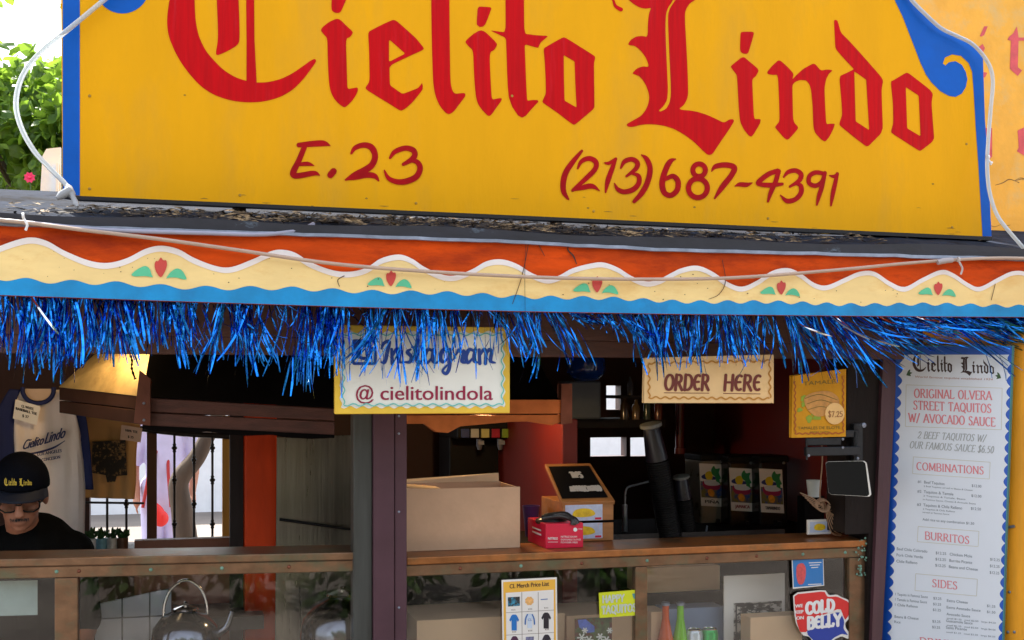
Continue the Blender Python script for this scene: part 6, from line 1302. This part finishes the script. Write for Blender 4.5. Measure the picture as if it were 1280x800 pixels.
for sg in (-1, 1):
    for i in range(260): a = random.uniform(-.5, 1.2); p = hp(sg*(.077-.01*abs(a-.3)), .016+.06*a, .03-random.random()*.045*(1 if a > .2 else .5)); d = Hm @ Vector((sg*.25, .3, -.9)).normalized(); sv = (Hm @ Vector((0, 1, 0)))*.0012; m.add([p-sv, p+sv, p+d*.014], [(0, 1, 2)])
obj('hair', m, mat('hair_dark2', (.014, .011, .01), .7), man)

# ------------------------------------------------------------------ outside, behind the left window
b0 = P(250, 690, 4.5); b0.z = 0
cl = [(P(x, y, 4.6+random.uniform(-.5, .5)), random.uniform(.2, .4)) for x, y in [(random.uniform(130, 380), random.uniform(-300, 380)) for _ in range(18)] if not (y > 250 and x < 100)]
p1 = P(236, 640, 4.5); p2 = P(224, 600, 4.5)
tree('street_tree', 'bent tree trunk standing outside the barred window', b0, [Vector((p1.x+.06, 4.5, 0)), P(234, 690, 4.5), P(228, 640, 4.5), P(224, 602, 4.5), P(246, 572, 4.5), P(262, 540, 4.5), P(285, 490, 4.5), P(300, 420, 4.5)], .085, cl, 900, .11)
# a stroller of the market: pale clothes, red bag
pr = F(6.0); fx0 = pr.uv(206, 640)
o_ = Vector((fx0[0], 6.0, 0)); op = thing('person', o_, 'passer-by in pale lilac clothes with a red shoulder bag outside the window', 'person')
body = [lambda m: m.ball(o_+Vector((0, 0, 1.58)), (.075, .095, .115), 18, 12), lambda m: m.ball(o_+Vector((0, -.09, 1.57)), (.016, .02, .025), 10, 8), limb([o_+Vector((0, .01, 1.5)), o_+Vector((0, .02, 1.38))], [.05, .06]), limb([o_+Vector((0, .02, 1.34)), o_+Vector((0, .02, 1.1)), o_+Vector((0, .02, .92))], [.12, .12, .13]), limb([o_+Vector((-.17, .02, 1.36)), o_+Vector((.17, .02, 1.36))], [.06, .06])]
for sg in (-1, 1):
    body += [limb([o_+Vector((sg*.18, .02, 1.35)), o_+Vector((sg*.22, .03, 1.08)), o_+Vector((sg*.2, -.06, .86))], [.05, .04, .028]), limb([o_+Vector((sg*.2, -.06, .86)), o_+Vector((sg*.2, -.09, .79))], [.028, .03]), limb([o_+Vector((sg*.08, .02, .9)), o_+Vector((sg*.09, 0, .48)), o_+Vector((sg*.09, .03, .07))], [.085, .058, .04]), limb([o_+Vector((sg*.09, .03, .045)), o_+Vector((sg*.1, -.13, .035))], [.04, .032])]
    for k in range(4): a = o_+Vector((sg*.2, -.075+.016*k-.03, .775)); body.append(limb([a, a+Vector((0, -.005, -.04)), a+Vector((-sg*.012, -.005, -.065))], [.009, .008, .007], 8))
    a = o_+Vector((sg*.19, -.11, .82)); body.append(limb([a, a+Vector((-sg*.015, -.03, -.03))], [.011, .009], 8))
fused('body', body, .012, SKIN, op)
fused('pale_clothes', [limb([o_+Vector((0, .02, 1.36)), o_+Vector((0, .02, 1.1)), o_+Vector((0, .02, .86))], [.135, .14, .15]), limb([o_+Vector((-.17, .02, 1.36)), o_+Vector((.17, .02, 1.36))], [.075, .075]), *[limb([o_+Vector((sg*.18, .02, 1.35)), o_+Vector((sg*.215, .03, 1.1))], [.066, .056]) for sg in (-1, 1)], *[limb([o_+Vector((sg*.08, .02, .9)), o_+Vector((sg*.09, 0, .48)), o_+Vector((sg*.09, .03, .12))], [.105, .08, .07]) for sg in (-1, 1)]], .012, mat('lilac_cloth', hx(196, 190, 226), .8, var=.1), op)
m = M()
for i in range(900): v = rv(); v.y = abs(v.y) if random.random() < .8 else v.y; v.z = max(-.35, v.z); p = o_+Vector((0, .015, 1.6))+Vector((v.x*.08, v.y*.1, v.z*.118)); d = (v*.3+Vector((0, .1, -1))).normalized(); s_v = d.cross(v).normalized()*.005; m.add([p-s_v, p+s_v, p+d*.05], [(0, 1, 2)])
obj('hair', m, mat('hair_brown', (.03, .018, .012), .6), op)
c = P(196, 643, 5.75); t = thing('shoulder_bag', c, 'round red bag carried by the passer-by outside the window', 'bag')
m = M(); m.ball(c, (.06, .05, .1), 18, 12, Matrix.Rotation(R(-28), 3, 'Y')); m.ball(c+Vector((.03, 0, -.03)), (.055, .045, .06), 14, 10); obj('bag', m, mat('bag_red', hx(226, 40, 36), .5, var=.1), t); m = M(); m.tube([c+Vector((-.1, .02, .05)), c+Vector((-.03, .12, .4)), c+Vector((.07, .22, .52)), c+Vector((.08, .1, .3)), c+Vector((.1, .02, .05))], .012, 8, 5); obj('strap', m, mat('strap_red', hx(170, 30, 30), .6), t)
# far side of the street behind: pale building that the windows look out on
m = M(); m.box(-14, 16, 13, 14, 0, 2.2); bl = thing('pale_building', (0, 13, 0), 'long low sunlit pale wall across the yard behind the stand', 'wall'); obj('wall', m, mat('pale_plaster', hx(226, 228, 232), .8, var=.06), bl); m = M(); m.box(-14, 16, 12.97, 13.4, 2.2, 2.28); obj('coping', m, WHITE, bl)

# ------------------------------------------------------------------ the other side of the walk (unseen, added to darken the counter glass reflections)
BRICK = mat('street_brick', (.16, .07, .05), .85, var=.3, scale=3)
m = M(); m.box(-9, 9, -15, -14, 0, 4.6); bl = thing('brick_building', (0, -14, 0), 'brick building across the walk mirrored in the counter glass', 'building'); obj('wall', m, BRICK, bl)
for x in (-6, -3, 0, 3, 6):
    m = M(); m.box(x-.5, x+.5, -14.02, -13.97, 1.0, 2.9); wi = obj('window', m, WHITE, bl); m = M(); m.box(x-.42, x+.42, -13.99, -13.955, 1.1, 2.8); obj('pane', m, BLACK, wi)  # windows of the added unseen building
DLEAF = leafmat('street_leaf', (.04, .085, .02), (.08, .15, .03))
for i, (x, y) in enumerate(((-5.2, -8.2), (-1.6, -9.4), (2.2, -8.6), (5.6, -9.6))):
    random.seed(50+i); cl = [(Vector((x+random.gauss(0, 1.1), y+random.gauss(0, .9), random.uniform(1.6, 4.2))), random.uniform(.5, .9)) for k in range(12)]
    tree('plaza_tree', ['broad dark green tree leftmost across the walk', 'rounded dark green tree second across the walk', 'leafy green tree third across the walk', 'spreading green tree rightmost across the walk'][i], Vector((x, y, 0)), [Vector((x, y, 0)), Vector((x+.1, y, 1)), Vector((x, y+.1, 2.2))], .14, cl, 1500, .3, 'trees across the walk', DLEAF)

for i, x in enumerate((-2.6, -1.75, -1.0, -.1, .7, 1.5, 2.4)):  # unseen shrubs added behind the camera to cover the glass reflections
    random.seed(80+i); y = -4.25-random.uniform(0, .7); h = random.uniform(.75, 1.2); t = thing('low_shrub', (x, y, 0), ['leafy shrub growing low, first in the row across the walk', 'bushy shrub growing low, second in the row across the walk', 'shrub growing low, third in the row across the walk', 'middle shrub of the row growing low across the walk', 'shrub growing low, fifth in the row across the walk', 'shrub growing low, sixth in the row across the walk', 'shrub growing low, last in the row across the walk'][i], 'shrub', 'low shrubs across the walk')
    m = M()
    for k in range(420): v = rv(); p = Vector((x, y, .04+h*.45))+Vector((v.x*.4, v.y*.4, v.z*h*.45))*random.random()**.35; leaf(m, p, (v+rv()*.6).normalized(), rv(), random.uniform(.07, .16), .03)
    obj('foliage', m, DLEAF, t); m = M(); m.tube([(x, y, 0), (x, y, h*.6)], .02, 6, 1); obj('stem', m, BARK, t)
